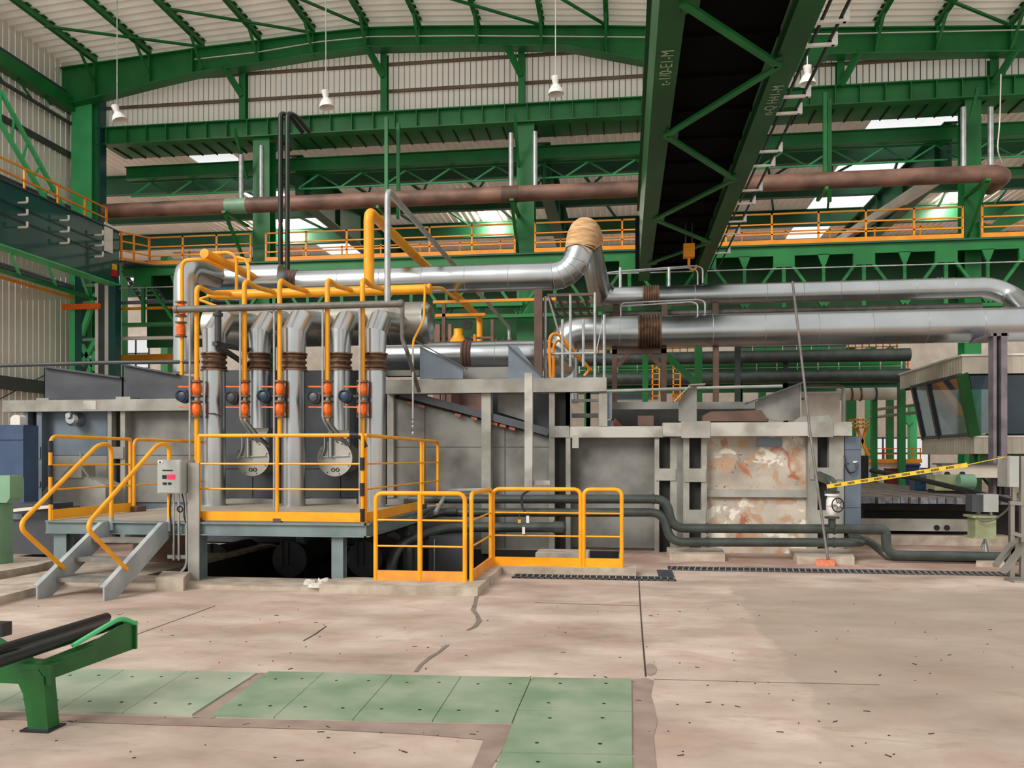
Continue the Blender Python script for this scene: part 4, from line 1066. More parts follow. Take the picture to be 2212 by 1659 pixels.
twin(r, (1186, 1198), (1222, 1232), 848, 0.0, ((920, 945),), Y=YF - 0.3)
MB().pbox(1133, 1150, 805, 1052, YF - 0.9, 0.12).build('front_post', 'steel_bright', r)
MB().pbox(1150, 1188, 1038, 1048, YF - 0.85, 0.06).build('tie_bar', 'steel_bright', r)
# dark opening above the slope
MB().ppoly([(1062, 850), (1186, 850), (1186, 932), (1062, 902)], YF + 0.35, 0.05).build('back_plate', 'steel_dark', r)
MB().ppoly([(1076, 852), (1132, 852), (1146, 912), (1075, 890)], YF + 0.1, 0.03).build('baffle', 'steel_grey', r)

# frame on top of the middle furnace with gusset plates
r = T('furnace_top_frame', 'grey channel frame with sloping gusset plates above the middle furnace', 'frame')
YT = YF - 0.35
MB().pbox(832, 1310, 818, 848, YT, 0.3).build('channel', 'steel_post', r)
MB().pbox(832, 905, 800, 812, YT + 0.5, 0.2).build('channel', 'steel_grey', r)
MB().pbox(1000, 1100, 793, 818, YT + 0.4, 0.1).build('channel', 'steel_grey', r)
for uv in ([(907, 748), (1000, 793), (1000, 818), (907, 818)], [(1098, 748), (1118, 748), (1172, 818), (1098, 818)]):
    MB().ppoly(uv, YT + 0.06, 0.03).build('gusset', 'steel_blue', r)
MB().bar(P(895, 735, YT + 0.05), P(1008, 797, YT + 0.05), 0.2, 0.02).build('gusset_flange', 'steel_dark', r)
MB().bar(P(1096, 745, YT + 0.05), P(1176, 815, YT + 0.05), 0.2, 0.02).build('gusset_flange', 'steel_dark', r)
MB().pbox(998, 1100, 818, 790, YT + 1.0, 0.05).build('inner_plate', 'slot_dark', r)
for u0, u1 in ((1222, 1234), (1294, 1312)):
    MB().pbox(u0, u1, 848, 922, YT + 0.05, 0.15).build('post', 'steel_post', r)
for v0, v1 in ((862, 868), (893, 902)):
    MB().pbox(1232, 1292, v0, v1, YT + 0.8, 0.1).build('inner_beam', 'steel_grey', r)
MB().pbox(1312, 1322, 848, 905, YT + 0.1, 0.05).build('side_plate', 'steel_blue', r)

# right hand furnace
r = T('furnace_right', 'weathered grey right furnace block with a peeling rust-stained panel', 'furnace')
YRt = 14.25
x0, x1 = XU(1232, YF), XU(1822, YF)
MB().box(x0, x1, YF + 0.05, YF + 3.0, 0.0, 1.98).build('shell', 'steel_grey', r)
MB().pbox(1234, 1414, 944, 1183, YF, 0.05).build('panel', 'steel_grey', r)
chan(r, 1232, 1436, 921, 945, YF - 0.3, 'steel_bright', 0.3, 'top_channel')
MB().pbox(1236, 1250, 940, 968, YF - 0.31, 0.02).build('gusset', 'steel_post', r)
twin(r, (1414, 1424), (1448, 1462), 946, 0.0, ((1012, 1038),), Y=YF - 0.25)
chan(r, 1432, 1841, 912, 942, YRt - 0.15, 'steel_bright', 0.35, 'top_channel')
MB().pbox(1472, 1534, 910, 946, YRt - 0.165, 0.02).build('cover_plate', 'steel_post', r)
MB().pbox(1745, 1800, 912, 944, YRt - 0.165, 0.02).build('cover_plate', 'steel_post', r)
twin(r, (1476, 1489), (1515, 1527), 943, 0.0, ((1012, 1041), (1101, 1131)), Y=YRt)
MB().pbox(1462, 1477, 943, 1196, YRt + 0.1, 0.1).build('side_plate', 'steel_grey', r)
MB().pbox(1527, 1690, 943, 1058, YRt + 0.2, 0.05).build('panel', 'peeling', r)
MB().pbox(1690, 1748, 943, 1058, YRt + 0.2, 0.05).build('panel', 'peeling', r)
MB().pbox(1635, 1690, 945, 965, YRt + 0.19, 0.01).build('bare_patch', 'steel_blue', r)
MB().pbox(1527, 1745, 1058, 1074, YRt + 0.12, 0.1).build('seam_channel', 'steel_post', r)
MB().pbox(1527, 1690, 1074, 1196, YRt + 0.2, 0.05).build('panel', 'peeling', r)
MB().pbox(1690, 1748, 1074, 1196, YRt + 0.2, 0.05).build('panel', 'peeling', r)
twin(r, (1746, 1766), (1791, 1823), 943, 0.0, ((1010, 1036), (1102, 1133)), Y=YRt)
# lids and plates on the right block
lid = [((1330, 865), (1470, 865), (1470, 885), (1330, 885))]
MB().pbox(1318, 1470, 868, 884, YF + 0.3, 0.12).build('lid_channel', 'steel_grey', r)
MB().pbox(1505, 1640, 868, 883, YF + 0.5, 0.12).build('lid_channel', 'steel_grey', r)
MB().ppoly([(1466, 868), (1487, 838), (1505, 834), (1505, 910), (1466, 910)], YF - 0.1, 0.04).build('lid_gusset', 'steel_grey', r)
MB().bar(P(1455, 868, YF - 0.1), P(1490, 833, YF - 0.1), 0.3, 0.02).build('gusset_flange', 'steel_post', r)
MB().bar(P(1488, 833, YF - 0.1), P(1522, 831, YF - 0.1), 0.3, 0.02).build('gusset_flange', 'steel_post', r)
MB().ppoly([(1632, 868), (1660, 852), (1729, 828), (1729, 904), (1690, 910), (1632, 900)], YF - 0.12, 0.04).build('lid_gusset', 'steel_grey', r)
MB().bar(P(1612, 872, YF - .12), P(1730, 828, YF - .12), 0.35, 0.02).build('gusset_flange', 'steel_dark', r)
MB().pbox(1729, 1731, 828, 904, YF - 0.14, 0.4).build('gusset_edge', 'steel_post', r)
MB().ppoly([(1518, 898), (1535, 889), (1645, 886), (1660, 910), (1518, 910)], YF - 0.2, 0.3).build('dark_slab', 'brown_steel', r)
MB().ppoly([(1712, 912), (1730, 900), (1790, 897), (1800, 912)], YF - 0.25, 0.2).build('lid_edge', 'steel_post', r)
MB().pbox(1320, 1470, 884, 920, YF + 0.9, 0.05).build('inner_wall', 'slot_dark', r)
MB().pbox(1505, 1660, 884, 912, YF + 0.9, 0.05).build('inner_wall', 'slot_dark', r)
MB().ppoly([(1322, 921), (1328, 902), (1345, 921)], YF + 0.1, 0.05).build('rust_flap', 'brick_red', r)
MB().pbox(1378, 1412, 898, 920, YF + 0.2, 0.2).build('inner_block', 'brown_steel', r)
MB().pbox(1300, 1325, 908, 921, YF - 0.15, 0.1).build('small_plate', 'steel_blue', r)
one('cap_rail', MB().ptube([(1290, 846, 15.6), (1520, 838, 15.6), (1690, 834, 15.6)], 0.03, 8), 'steel_post', 'thin pale rail running above the right furnace lids', 'rail')

# concrete feet and brick
for uv, lb in (([(1447, 1211), (1566, 1213), (1560, 1198), (1440, 1196)], 'flat concrete foot under the right furnace left corner'), ([(1722, 1219), (1846, 1220), (1838, 1200), (1705, 1198)], 'flat concrete foot under the right furnace right corner')):
    pts = [PZ(u, v, 0.0) for u, v in uv]
    MB().prism(pts, (0, 0, 0.11)).build('plinth', 'kerb', floor)
pts = [PZ(u, v + 1, 0.0) for u, v in ((1763, 1221), (1804, 1223), (1801, 1213), (1766, 1211))]
one('loose_brick', MB().prism(pts, (0, 0, 0.085)), 'orange_brick', 'orange brick holding the foot of the leaning pole', 'brick')
one('leaning_pole', MB().tube([PZ(1788, 1208, 0.09), P(1750, 935, 13.4), P(1712, 608, 14.05)], 0.02, 10), 'pipe_grey', 'long thin steel pole leaning against the ducts above the right furnace', 'pole')

# cabinet
r = T('electric_cabinet', 'tall blue-grey electric cabinet right of the furnace', 'cabinet')
YB = 14.3
MB().pbox(1824, 1860, 943, 1150, YB, 0.5).build('body', 'cabinet_blue', r)
MB().pbox(1825, 1859, 944, 971, YB - 0.015, 0.015).build('upper_door', 'cabinet_blue', r)
d_ = MB().pbox(1825, 1859, 973, 1096, YB - 0.015, 0.015).build('door', 'cabinet_blue', r)
MB().pbox(1843, 1852, 996, 1000, YB - 0.03, 0.02).build('handle', 'lamp_white', d_)
MB().pbox(1830, 1835, 1001, 1003, YB - 0.02, 0.01).build('label_plate', 'black_ink', d_)
MB().pbox(1825, 1859, 1098, 1148, YB - 0.015, 0.015).build('lower_door', 'cabinet_blue', r)
one('black_hose', MB().ptube([(1824, 984, YB - .05), (1826, 1008, YB - .08), (1836, 1023, YB - .08), (1848, 1019, YB - .08), (1851, 999, YB - .06)], 0.014, 8, 0.08), 'black_rubber', 'black hose looping across the front of the electric cabinet', 'hose')

# green-grey water pipes along the furnace foot
r = T('water_pipe', 'upper dark grey water pipe stepping down along the right furnace', 'pipe', 'dark water pipes')
YP = 13.45
MB().ptube([(885, 1078, YP), (1440, 1078, YP), (1452, 1141, YP), (1896, 1143, YP), (1913, 1146, YP), (1916, 1199, YP), (2200, 1203, YP)], 0.072, 14, 0.2, 6).build('pipe', 'pipe_dark', r)
for u, v in ((1527, 1141), (1802, 1143), (1412, 1078)):
    MB().lathe(P(u, v, YP) - V(0.015, 0, 0), (1, 0, 0), [(0, 0.085), (0.03, 0.085)], 16).build('joint_ring', 'pipe_dark', r)
r = T('water_pipe', 'lower dark grey water pipe with a hooked right end', 'pipe', 'dark water pipes')
MB().ptube([(960, 1107, YP), (1432, 1107, YP), (1448, 1171, YP), (1838, 1172, YP), (1868, 1172, YP + 0.3), (1840, 1155, YP + 0.75)], 0.07, 14, 0.2, 6).build('pipe', 'pipe_dark', r)
for u, v in ((1527, 1171), (1802, 1172)):
    MB().lathe(P(u, v, YP) - V(0.015, 0, 0), (1, 0, 0), [(0, 0.083), (0.03, 0.083)], 16).build('joint_ring', 'pipe_dark', r)
one('return_pipe', MB().ptube([(1838, 1163, YP + 0.4), (1880, 1170, YP + 0.4), (1905, 1192, YP + 0.4), (1925, 1208, YP + 0.3), (2190, 1208, YP + 0.2)], 0.06, 12, 0.15), 'pipe_dark', 'dark return pipe dropping to the floor right of the valve', 'pipe', 'dark water pipes')
def gate_valve():
    r = T('gate_valve', 'pale gate valve with a black handwheel on the riser pipe', 'valve')
    Yv = YP - 0.05; c = P(1797, 1085, Yv)
    MB().ptube([(1797, 1141, Yv), (1797, 1118, Yv)], 0.055, 14).build('riser', 'pipe_dark', r)
    MB().lathe(P(1797, 1120, Yv), (0, 0, 1), [(0, 0.11), (0.03, 0.11)], 20).build('flange', 'pipe_dark', r)
    MB().lathe(P(1797, 1112, Yv), (0, 0, 1), [(0, 0.06), (0.06, 0.085), (0.22, 0.085), (0.3, 0.06)], 18).build('body', 'lamp_white', r)
    MB().lathe(P(1797, 1071, Yv), (0, 0, 1), [(0, 0.105), (0.035, 0.105)], 20).build('flange', 'lamp_white', r)
    MB().lathe(P(1797, 1065, Yv), (0, 0, 1), [(0, 0.11), (0.03, 0.11)], 20).build('flange', 'pipe_dark', r)
    MB().ptube([(1797, 1066, Yv), (1797, 1040, Yv), (1768, 1028, Yv + 0.5)], 0.075, 14, 0.25, 6).build('elbow', 'pipe_dark', r)
    w = P(1810, 1091, Yv - 0.2); ax = V(0.45, -1, 0.05).normalized()
    hw = MB().torus(w, ax, 0.105, 0.01, 28, 8).build('handwheel', 'black_rubber', r)
    side = ax.cross(V(0, 0, 1)).normalized(); up = side.cross(ax)
    for k in range(5):
        a = k * 2 * math.pi / 5
        MB().tube([w, w + (side * math.cos(a) + up * math.sin(a)) * 0.1], 0.007, 6).build('spoke', 'black_rubber', hw)
    MB().lathe(w, -ax, [(-0.02, 0.025), (0.1, 0.03), (0.2, 0.05)], 14).build('bonnet', 'lamp_white', r)
gate_valve()
# caution tape
r = T('caution_tape', 'yellow and black caution tape stretched from the valve to the right', 'tape')
a, b_ = P(1786, 1051, 13.2), P(2090, 1004, 12.2)
MB().bar(a, b_, 0.004, 0.06).build('band', 'tape_yellow', r)
MB().tube([b_, P(2182, 985, 12.0)], 0.006, 6).build('twisted_end', 'tape_yellow', r)
for k in range(9):
    t = 0.06 + k * 0.1
    q, s = a.lerp(b_, t), a.lerp(b_, t + 0.055)
    mb = MB()
    for j in range(6):
        c0 = q.lerp(s, j / 6); c1 = q.lerp(s, (j + 0.65) / 6)
        mb.bar(c0 + V(0, -0.004, 0), c1 + V(0, -0.004, 0), 0.002, 0.032)
    mb.build('print', 'black_ink', r)

# pipes and boxes inside the pit
for uvY, lb, rr in (([(780, 1155, 13.3), (850, 1133, 12.9), (880, 1150, 12.4), (882, 1290, 12.4)], 'dark pipe diving into the pit nearest the wide guard railing', 0.085),
                    ([(1215, 1139, 13.2), (960, 1139, 13.2), (850, 1180, 12.0), (836, 1320, 11.9)], 'dark pipe entering the pit from a capped end on the right', 0.08),
                    ([(985, 1104, 13.4), (945, 1108, 13.3), (830, 1146, 12.2), (760, 1162, 12.0)], 'dark sloping pipe passing under the platform edge', 0.065)):
    pp = T('pit_pipe', lb, 'pipe', 'pit pipes'); MB().ptube(uvY, rr, 14, 0.35, 8).build('pipe', 'pipe_dark', pp)
    if 'capped' in lb: MB().lathe(P(1212, 1139, 13.2) - V(0.12, 0, 0), (1, 0, 0), [(0, 0.1), (0.16, 0.1), (0.2, 0.06)], 18).build('end_cap', 'pipe_dark', pp)
r = T('pit_box', 'dark steel box standing in the pit behind the guard railing', 'box')
MB().pbox(926, 1000, 1160, 1330, 12.6, 0.6).build('body', 'steel_dark', r)
MB().ptube([(938, 1165, 12.56), (938, 1330, 12.56)], 0.012, 6).build('wire', 'galv_thin', r)
one('bent_tray', MB().tube([P(940, 1108, 13.0), P(968, 1060, 13.6), P(1060, 1058, 13.6)], 0.035, 8, 0.1), 'steel_post', 'pale bent strip above the pit pipes', 'strip')
one('black_cable', MB().ptube([(1142, 1060, 13.0), (1126, 1070, 12.6), (1128, 1095, 12.3), (1142, 1118, 11.55)], 0.018, 8, 0.15), 'black_rubber', 'black cable hanging down to the long pit guard railing', 'cable')

# drain gratings
def grating(label, x0, x1, y0, y1, pitch, skew=0.0):
    r = T('drain_grating', label, 'grating', 'drain gratings')
    MB().box(x0, x1, y0, y1, 0.001, 0.005).build('channel', 'black_ink', r)  # flat black plate stands in for the darkness down the drain
    for y in (y0, y1 - 0.02): MB().box(x0, x1, y, y + 0.02, 0.005, 0.02).build('frame', 'steel_dark', r)
    mb = MB(); x = x0 + 0.02
    while x < x1:
        mb.bar((x, y0, 0.012), (x + skew, y1, 0.012), 0.014, 0.016); x += pitch
    o = mb.build('bars', 'steel_post', r); o['kind'] = 'stuff'
grating('short drain grating beside the kerb in front of the guard railings', -1.5, 0.66, 11.02, 11.32, 0.085)
grating('long drain grating in front of the right furnace', 0.62, 5.35, 12.1, 12.42, 0.085, 0.05)
r = T('drain_grating', 'dark link grating joining the two drain channels', 'grating', 'drain gratings')
MB().box(0.45, 0.66, 11.32, 12.1, 0.001, 0.006).build('channel', 'steel_dark', r)
for k in range(6): MB().box(0.45, 0.66, 11.38 + k * 0.12, 11.4 + k * 0.12, 0.006, 0.018).build('bar', 'steel_dark', r)
# ================================================================== SILVER RISERS AND HEADER
ZH, YHd, RH = 4.15, 15.35, 0.40
r = T('header_duct', 'large silver header duct above the burner risers', 'duct')
hx0, hx1 = XU(455, YHd), XU(918, YHd)
MB().tube([(hx0, YHd, ZH), (hx1, YHd, ZH)], RH, 36).build('duct', 'galv_dull', r)
MB().lathe((hx1, YHd, ZH), (1, 0, 0), [(0, RH), (0.02, RH), (0.12, RH * 0.8), (0.16, RH * 0.4), (0.17, 0.02)], 36).build('end_cap', 'galv', r)
for u in (560, 700, 850):
    x = XU(u, YHd); MB().torus((x, YHd, ZH), (1, 0, 0), RH, 0.006, 36, 6).build('seam', 'galv_thin', r)
for k, (u, vb, rr, Yt, full, lb) in enumerate(((463, 1092, 0.19, 13.55, True, 'leftmost full-height silver riser'), (561, 925, 0.18, 14.0, False, 'short silver riser second from left, ending at a burner'), (634, 1092, 0.20, 13.55, True, 'middle full-height silver riser'), (735, 930, 0.18, 14.0, False, 'short silver riser fourth from left, ending at a burner'), (810, 1092, 0.18, 13.55, True, 'rightmost full-height silver riser'))):
    r = T('silver_riser', lb + ' with bellows joint', 'duct', 'silver risers')
    x = XU(u, Yt); zbot = ZD if full else ZV(vb, u, Yt)
    zb0, zb1 = ZV(800, u, Yt), ZV(765, u, Yt); zt_ = ZV(722, u, Yt)
    MB().tube([(x, Yt, zbot), (x, Yt, zb0)], rr, 28).build('lower_duct', 'galv', r)
    MB().bellows((x, Yt, zb0), (x, Yt, zb1), rr * 0.96, 3, 0.035, 28).build('bellows', 'rust_bellows', r)
    for z in (zb0, zb1): MB().lathe((x, Yt, z - 0.012), (0, 0, 1), [(0, rr + 0.035), (0.024, rr + 0.035)], 28).build('flange_ring', 'rust_bellows', r)
    MB().tube([(x, Yt, zb1), (x, Yt, zt_), (x, Yt + 0.3, zt_ + 0.28), (x, YHd - 0.1, zt_ + 0.45)], rr, 36).build('upper_duct', 'galv', r, 13)
    if full:
        MB().lathe((x, Yt, ZD), (0, 0, 1), [(0, rr + 0.03), (0.015, rr + 0.03)], 28).build('base_ring', 'galv_dull', r)
        if u == 463: MB().tube([P(450, 893, Yt - 0.22), P(465, 894, Yt - .24), P(478, 900, Yt - .2)], 0.01, 6).build('handle', 'black_rubber', r)
    else:
        MB().prism([(x - rr, Yt - 0.02, zbot), (x + rr, Yt - 0.02, zbot), (x + rr * 0.7, Yt - 0.02, zbot - 0.14), (x - rr * 0.2, Yt - 0.02, zbot - 0.16)], (0, 0.25, 0)).build('transition', 'galv_dull', r)
        MB().tube([(x + 0.02, Yt + 0.15, zbot - 0.1), (x + 0.02, Yt + 0.15, ZV(990, u, 14.2))], 0.12, 20).build('drop_duct', 'galv', r)
for u, v, lb in ((545, 990, 'left'), (723, 990, 'right')):
    Yb = 13.95; p = P(u, v, Yb)
    r = T('burner', 'round flat silver burner on the furnace wall, %s of the pair' % lb, 'burner', 'wall burners')
    MB().lathe(p, (0, 1, 0), [(0, 0.315), (0.03, 0.325), (0.05, 0.325)], 40).build('face_plate', 'galv_dull', r)
    MB().lathe(p + V(0, 0.05, 0), (0, 1, 0), [(0, 0.27), (0.6, 0.27)], 32).build('body', 'steel_grey', r)
    MB().tube([p + V(-0.06, -0.05, 0.42), p + V(-0.06, -0.05, 0.02)], 0.035, 14).build('gas_inlet', 'galv', r)
    MB().lathe(p + V(-0.06, -0.05, 0.36), (0, 0, 1), [(0, 0.05), (0.06, 0.075), (0.09, 0.07)], 16).build('gas_nozzle', 'rust_bellows', r)
    MB().tube([p + V(-0.17, -0.05, 0.40), p + V(-0.17, -0.05, 0.15), p + V(-0.24, -0.05, 0.0)], 0.022, 10, 0.06).build('air_tube', 'galv', r)
    MB().bar(p + V(-0.28, -0.03, 0.02), p + V(0.26, -0.03, 0.05), 0.02, 0.02).build('cross_lever', 'galv_thin', r)
    MB().torus(p + V(-0.03, -0.01, -0.2), (0, 1, 0), 0.028, 0.008, 18, 6).build('peep_ring', 'steel_dark', r)
    MB().torus(p + V(0.05, -0.01, -0.2), (0, 1, 0), 0.028, 0.008, 18, 6).build('peep_ring', 'steel_dark', r)
    for a in range(8):
        q = p + V(math.cos(a * math.pi / 4 + .3) * 0.28, -0.01, math.sin(a * math.pi / 4 + .3) * 0.28)
        MB().lathe(q, (0, 1, 0), [(0, 0.012), (0.012, 0.012)], 6).build('bolt', 'steel_dark', r)

# ================================================================== YELLOW GAS PIPING
YG = 14.5; zg = ZV(632, 660, YG)
r = T('gas_manifold', 'horizontal yellow gas manifold above the header duct', 'pipe')
gx0, gx1 = XU(470, YG), XU(925, YG)
MB().tube([(gx0, YG, zg), (gx1, YG, zg)], 0.088, 18).build('pipe', 'yellow', r)
MB().lathe((gx0, YG, zg), (-1, 0, 0), [(0, 0.088), (0.12, 0.06), (0.2, 0.02)], 18).build('end_cone', 'yellow', r)
MB().lathe((gx1, YG, zg), (1, 0, 0), [(0, 0.1), (0.05, 0.1)], 18).build('end_flange', 'yellow', r)
MB().tube([(gx0 - 0.1, YG, zg), (gx0 - 0.35, YG - 0.05, zg - 0.08), (gx0 + 0.1, YG - 0.2, zg - 0.25)], 0.025, 8, 0.05).build('drain_loop', 'yellow', r)
YDp = 13.25
def valve_set(parent, x, y, z0, z1):
    """double valve assembly between heights z0 < z1"""
    L = z1 - z0
    for f_ in (0.0, 0.27, 0.47, 0.73, 1.0) if False else (0.0, 0.42, 0.58, 1.0):
        MB().lathe((x, y, z0 + L * f_ - 0.014), (0, 0, 1), [(0, 0.1), (0.03, 0.1)], 18).build('flange', 'rust_bellows', parent)
    for f0, f1 in ((0.02, 0.4), (0.6, 0.98)):
        a, b_ = z0 + L * f0, z0 + L * f1
        v_ = MB().lathe((x, y, a), (0, 0, 1), [(0, 0.06), (0.03, 0.07), (0.06, 0.085), ((b_ - a) * 0.5, 0.09), (b_ - a - 0.06, 0.085), (b_ - a - 0.03, 0.07), (b_ - a, 0.06)], 10).build('valve_body', 'orange_valve', parent)
        MB().bar((x, y - 0.05, (a + b_) / 2 + 0.03), (x - 0.3, y - 0.06, (a + b_) / 2 + 0.035), 0.016, 0.025).build('lever', 'orange_valve', v_)
        MB().lathe((x, y - 0.02, (a + b_) / 2 + 0.02), (0, -1, 0), [(0, 0.04), (0.06, 0.035)], 10).build('stem', 'orange_valve', v_)
    MB().lathe((x, y, z0 + L * 0.43), (0, 0, 1), [(0, 0.05), (L * 0.14, 0.05)], 14).build('spool', 'galv_dull', parent)
    for dx in (-0.085, 0.085):
        MB().tube([(x + dx, y - 0.02, z0), (x + dx, y - 0.02, z1)], 0.007, 6).build('tie_bolt', 'rust_bellows', parent)
for u, vt, ve, lb in ((425, 618, 1000, 'leftmost'), (528, 606, 905, 'second from left'), (604, 604, 945, 'third from left'), (707, 603, 905, 'fourth from left'), (783, 602, 945, 'rightmost')):
    r = T('gas_drop', '%s yellow gas drop pipe with a pair of orange valves' % lb, 'gas pipe', 'yellow gas drops')
    x = XU(u, YDp); zt_ = zg + 0.03 + (0.0); ztop = ZV(vt, u, YDp)
    z1, z0 = ZV(824, u, YDp), ZV(900, u, YDp)
    MB().tube([(x, YDp, z1), (x, YDp, ztop), (x, YDp + 0.5, ztop - 0.02), (x, YG, zg + 0.02)], 0.042, 14, 0.12, 6).build('upper_pipe', 'yellow', r)
    MB().tube([(x, YDp, ZV(ve, u, YDp)), (x, YDp, z0)], 0.042, 14).build('lower_pipe', 'yellow', r)
    if ve < 940:
        MB().tube([(x, YDp, ZV(ve, u, YDp)), (x, YDp, ZV(ve, u, YDp) - 0.03), (x + 0.12, YDp + 0.3, ZV(945, u, YDp)), (x + 0.14, YDp + 0.55, ZV(958, u, YDp))], 0.04, 12, 0.1).build('swan_neck', 'galv', r)
    valve_set(r, x, YDp, z0, z1)
for u, v, mt, lb in ((399, 857, 'motor_blue', 'at the leftmost valve set, beside the control box'), (505, 860, 'bracket_dark', 'left of the second valve set'), (574, 857, 'motor_blue', 'left of the third valve set'), (682, 859, 'steel_dark', 'left of the fourth valve set'), (749, 857, 'motor_blue', 'left of the rightmost valve set')):
    p = P(u, v, YDp - 0.02)
    r = T('valve_actuator', ('round dark blue valve actuator ' if mt == 'motor_blue' else 'round dark grey valve actuator ') + lb, 'actuator', 'valve actuators')
    MB().lathe(p + V(0, -0.1, 0), (0, 1, 0), [(0, 0.06), (0.02, 0.1), (0.12, 0.115), (0.18, 0.09)], 20).build('motor', mt, r)
    MB().torus(p + V(-0.02, -0.1, 0.01), (0, 1, 0), 0.085, 0.012, 20, 6).build('hand_ring', 'black_rubber', r)
    MB().tube([p, p + V(0.2, 0, 0)], 0.03, 10).build('coupling', 'bracket_dark', r)
for u, v1, bend_, lb in ((410, 1000, False, 'leftmost'), (519, 905, True, 'second from left'), (592, 1090, False, 'middle'), (697, 905, True, 'fourth from left'), (777, 1090, False, 'rightmost')):
    Yc_ = YDp - 0.08; x = XU(u, Yc_)
    pts = [(x, Yc_, ZV(668, u, Yc_)), (x, Yc_, ZV(v1, u, Yc_) if v1 < 1050 else ZD)]
    if bend_: pts += [(x + 0.09, Yc_ + 0.2, ZV(938, u, Yc_)), (x + 0.1, Yc_ + 0.45, ZV(955, u, Yc_))]
    one('impulse_tube', MB().tube(pts, 0.018, 8, 0.08), 'galv_thin', '%s thin grey tube beside the yellow gas drops' % lb, 'tube', 'impulse tubes')
# tall yellow riser running back
r = T('gas_riser', 'tall thick yellow gas pipe rising and then running back over the duct', 'pipe')
x = XU(797, YG); zt_ = ZV(456, 800, YG)
yend = 26.0
MB().tube([(x, YG, zg + .05), (x, YG, zt_), (x, yend, zt_), (x, yend, 5.3)], 0.095, 18, 0.2, 8).build('pipe', 'yellow', r)
MB().lathe((x, yend, 5.1), (0, 0, -1), [(0, 0.2), (0.8, 0.32), (1.9, 0.32)], 18).build('vessel', 'orange_rail', r)
# left gas feed with valves
r = T('gas_feed', 'yellow feed pipe at the far left riser with small orange valves', 'pipe')
x = XU(393, 13.9)
MB().tube([(x, 13.9, ZV(810, 393, 13.9)), (x, 13.9, ZV(562, 393, 13.9)), (XU(440, 13.9), 13.9, ZV(560, 440, 13.9)), (XU(440, 13.9), 14.6, ZV(560, 440, 13.9))], 0.035, 12, 0.15, 6).build('pipe', 'yellow', r)
for v in (668, 712):
    MB().lathe(P(391, v + 14, 13.9), (0, 0, 1), [(0, 0.05), (0.02, 0.075), (0.1, 0.08), (0.2, 0.075), (0.22, 0.05)], 14).build('valve', 'orange_valve', r)
    for dv in (16, -14): MB().lathe(P(391, v + dv, 13.9), (0, 0, 1), [(0, 0.1), (0.02, 0.1)], 14).build('flange', 'rust_bellows', r)
a = P(441, 547, 14.0)
one('gas_header', MB().tube([a, (a.x, 17.0, a.z), (a.x + 0.8, 17.6, a.z - 0.05)], 0.085, 16, 0.2), 'yellow', 'thick yellow pipe running back above the silver elbow at left', 'pipe')
r = T('gas_loop', 'thin yellow pipe loop over the left end of the gas manifold', 'pipe')
MB().ptube([(511, 628, 14.6), (511, 556, 14.6), (495, 545, 14.6), (440, 548, 14.6)], 0.03, 10, 0.12).build('pipe', 'yellow', r)
MB().ptube([(537, 612, 13.4), (537, 575, 13.8), (530, 560, 14.6), (512, 556, 14.6)], 0.03, 10, 0.12).build('pipe', 'yellow', r)
r = T('purge_line', 'thin yellow purge line with a pale chain end right of the manifold', 'pipe')
MB().ptube([(921, 628, YG - .15), (918, 612, YG - .15), (916, 690, 14.0), (893, 735, 13.6), (892, 750, 13.6)], 0.02, 8, 0.08).build('pipe', 'yellow', r)
MB().ptube([(892, 748, 13.6), (892, 905, 13.6)], 0.017, 8).build('drop_tube', 'galv_thin', r)
for v in (908, 918, 932): MB().lathe(P(892, v, 13.6), (0, 0, -1), [(0, 0.012), (0.03, 0.024), (0.06, 0.012)], 8).build('bead', 'galv_thin', r)
one('gas_branch', MB().ptube([(931, 622, YG), (955, 622, 15.2), (975, 640, 16.0), (990, 650, 17.5)], 0.03, 10, 0.2), 'yellow', 'short yellow branch pipe leaving the manifold end to the right', 'pipe')
one('yellow_crossbar', MB().box(XU(935, 20), XU(1200, 20), 20, 20.08, ZV(652, 1060, 20), ZV(646, 1060, 20)), 'orange_rail', 'thin yellow bar crossing under the silver duct in the middle', 'bar')

# grey water main across the risers
YW = 13.15
r = T('cooling_pipe', 'grey horizontal pipe across the front of the silver risers', 'pipe')
zc = ZV(662, 630, YW)
MB().tube([(XU(378, YW), YW, zc), (XU(872, YW), YW, zc)], 0.058, 14).build('pipe', 'pipe_grey', r)
for u in (381, 866): MB().lathe((XU(u, YW), YW, zc), (1, 0, 0), [(-0.03, 0.07), (0.03, 0.07)], 14).build('coupling', 'pipe_grey', r)
x = XU(471, YW)
MB().tube([(x, YW, zc), (x, YW, ZV(738, 471, YW))], 0.055, 12).build('support_stub', 'bracket_dark', r)
MB().lathe((x, YW, zc - 0.13), (0, 0, 1), [(0, 0.08), (0.05, 0.08)], 12).build('collar', 'bracket_dark', r)
MB().bar((x - 0.06, YW, ZV(742, 471, YW)), (x + 0.2, YW + 1.3, ZV(742, 471, YW)), 0.1, 0.07).build('support_arm', 'bracket_dark', r)
MB().bar((x - 0.03, YW + .05, ZV(746, 471, YW)), (x + 0.25, YW + 1.3, ZV(800, 471, YW)), 0.07, 0.07).build('support_strut', 'bracket_dark', r)
x = XU(869, YW)
MB().tube([(x, YW, zc), (x, YW, ZV(735, 870, YW)), P(878, 755, YW), P(905, 845, 14.1)], 0.035, 10, 0.1).build('drop_pipe', 'pipe_grey', r)
r = T('vent_line', 'pale galvanised pipe rising tall beside the yellow riser then running back', 'pipe')
x = XU(837, YW); zt_ = ZV(410, 837, YW)
MB().tube([(x, YW, zc + 0.03), (x, YW, zt_), (x, 27.5, zt_), (x, 27.5, 5.0)], 0.052, 14, 0.16, 6).build('pipe', 'galv_thin', r)

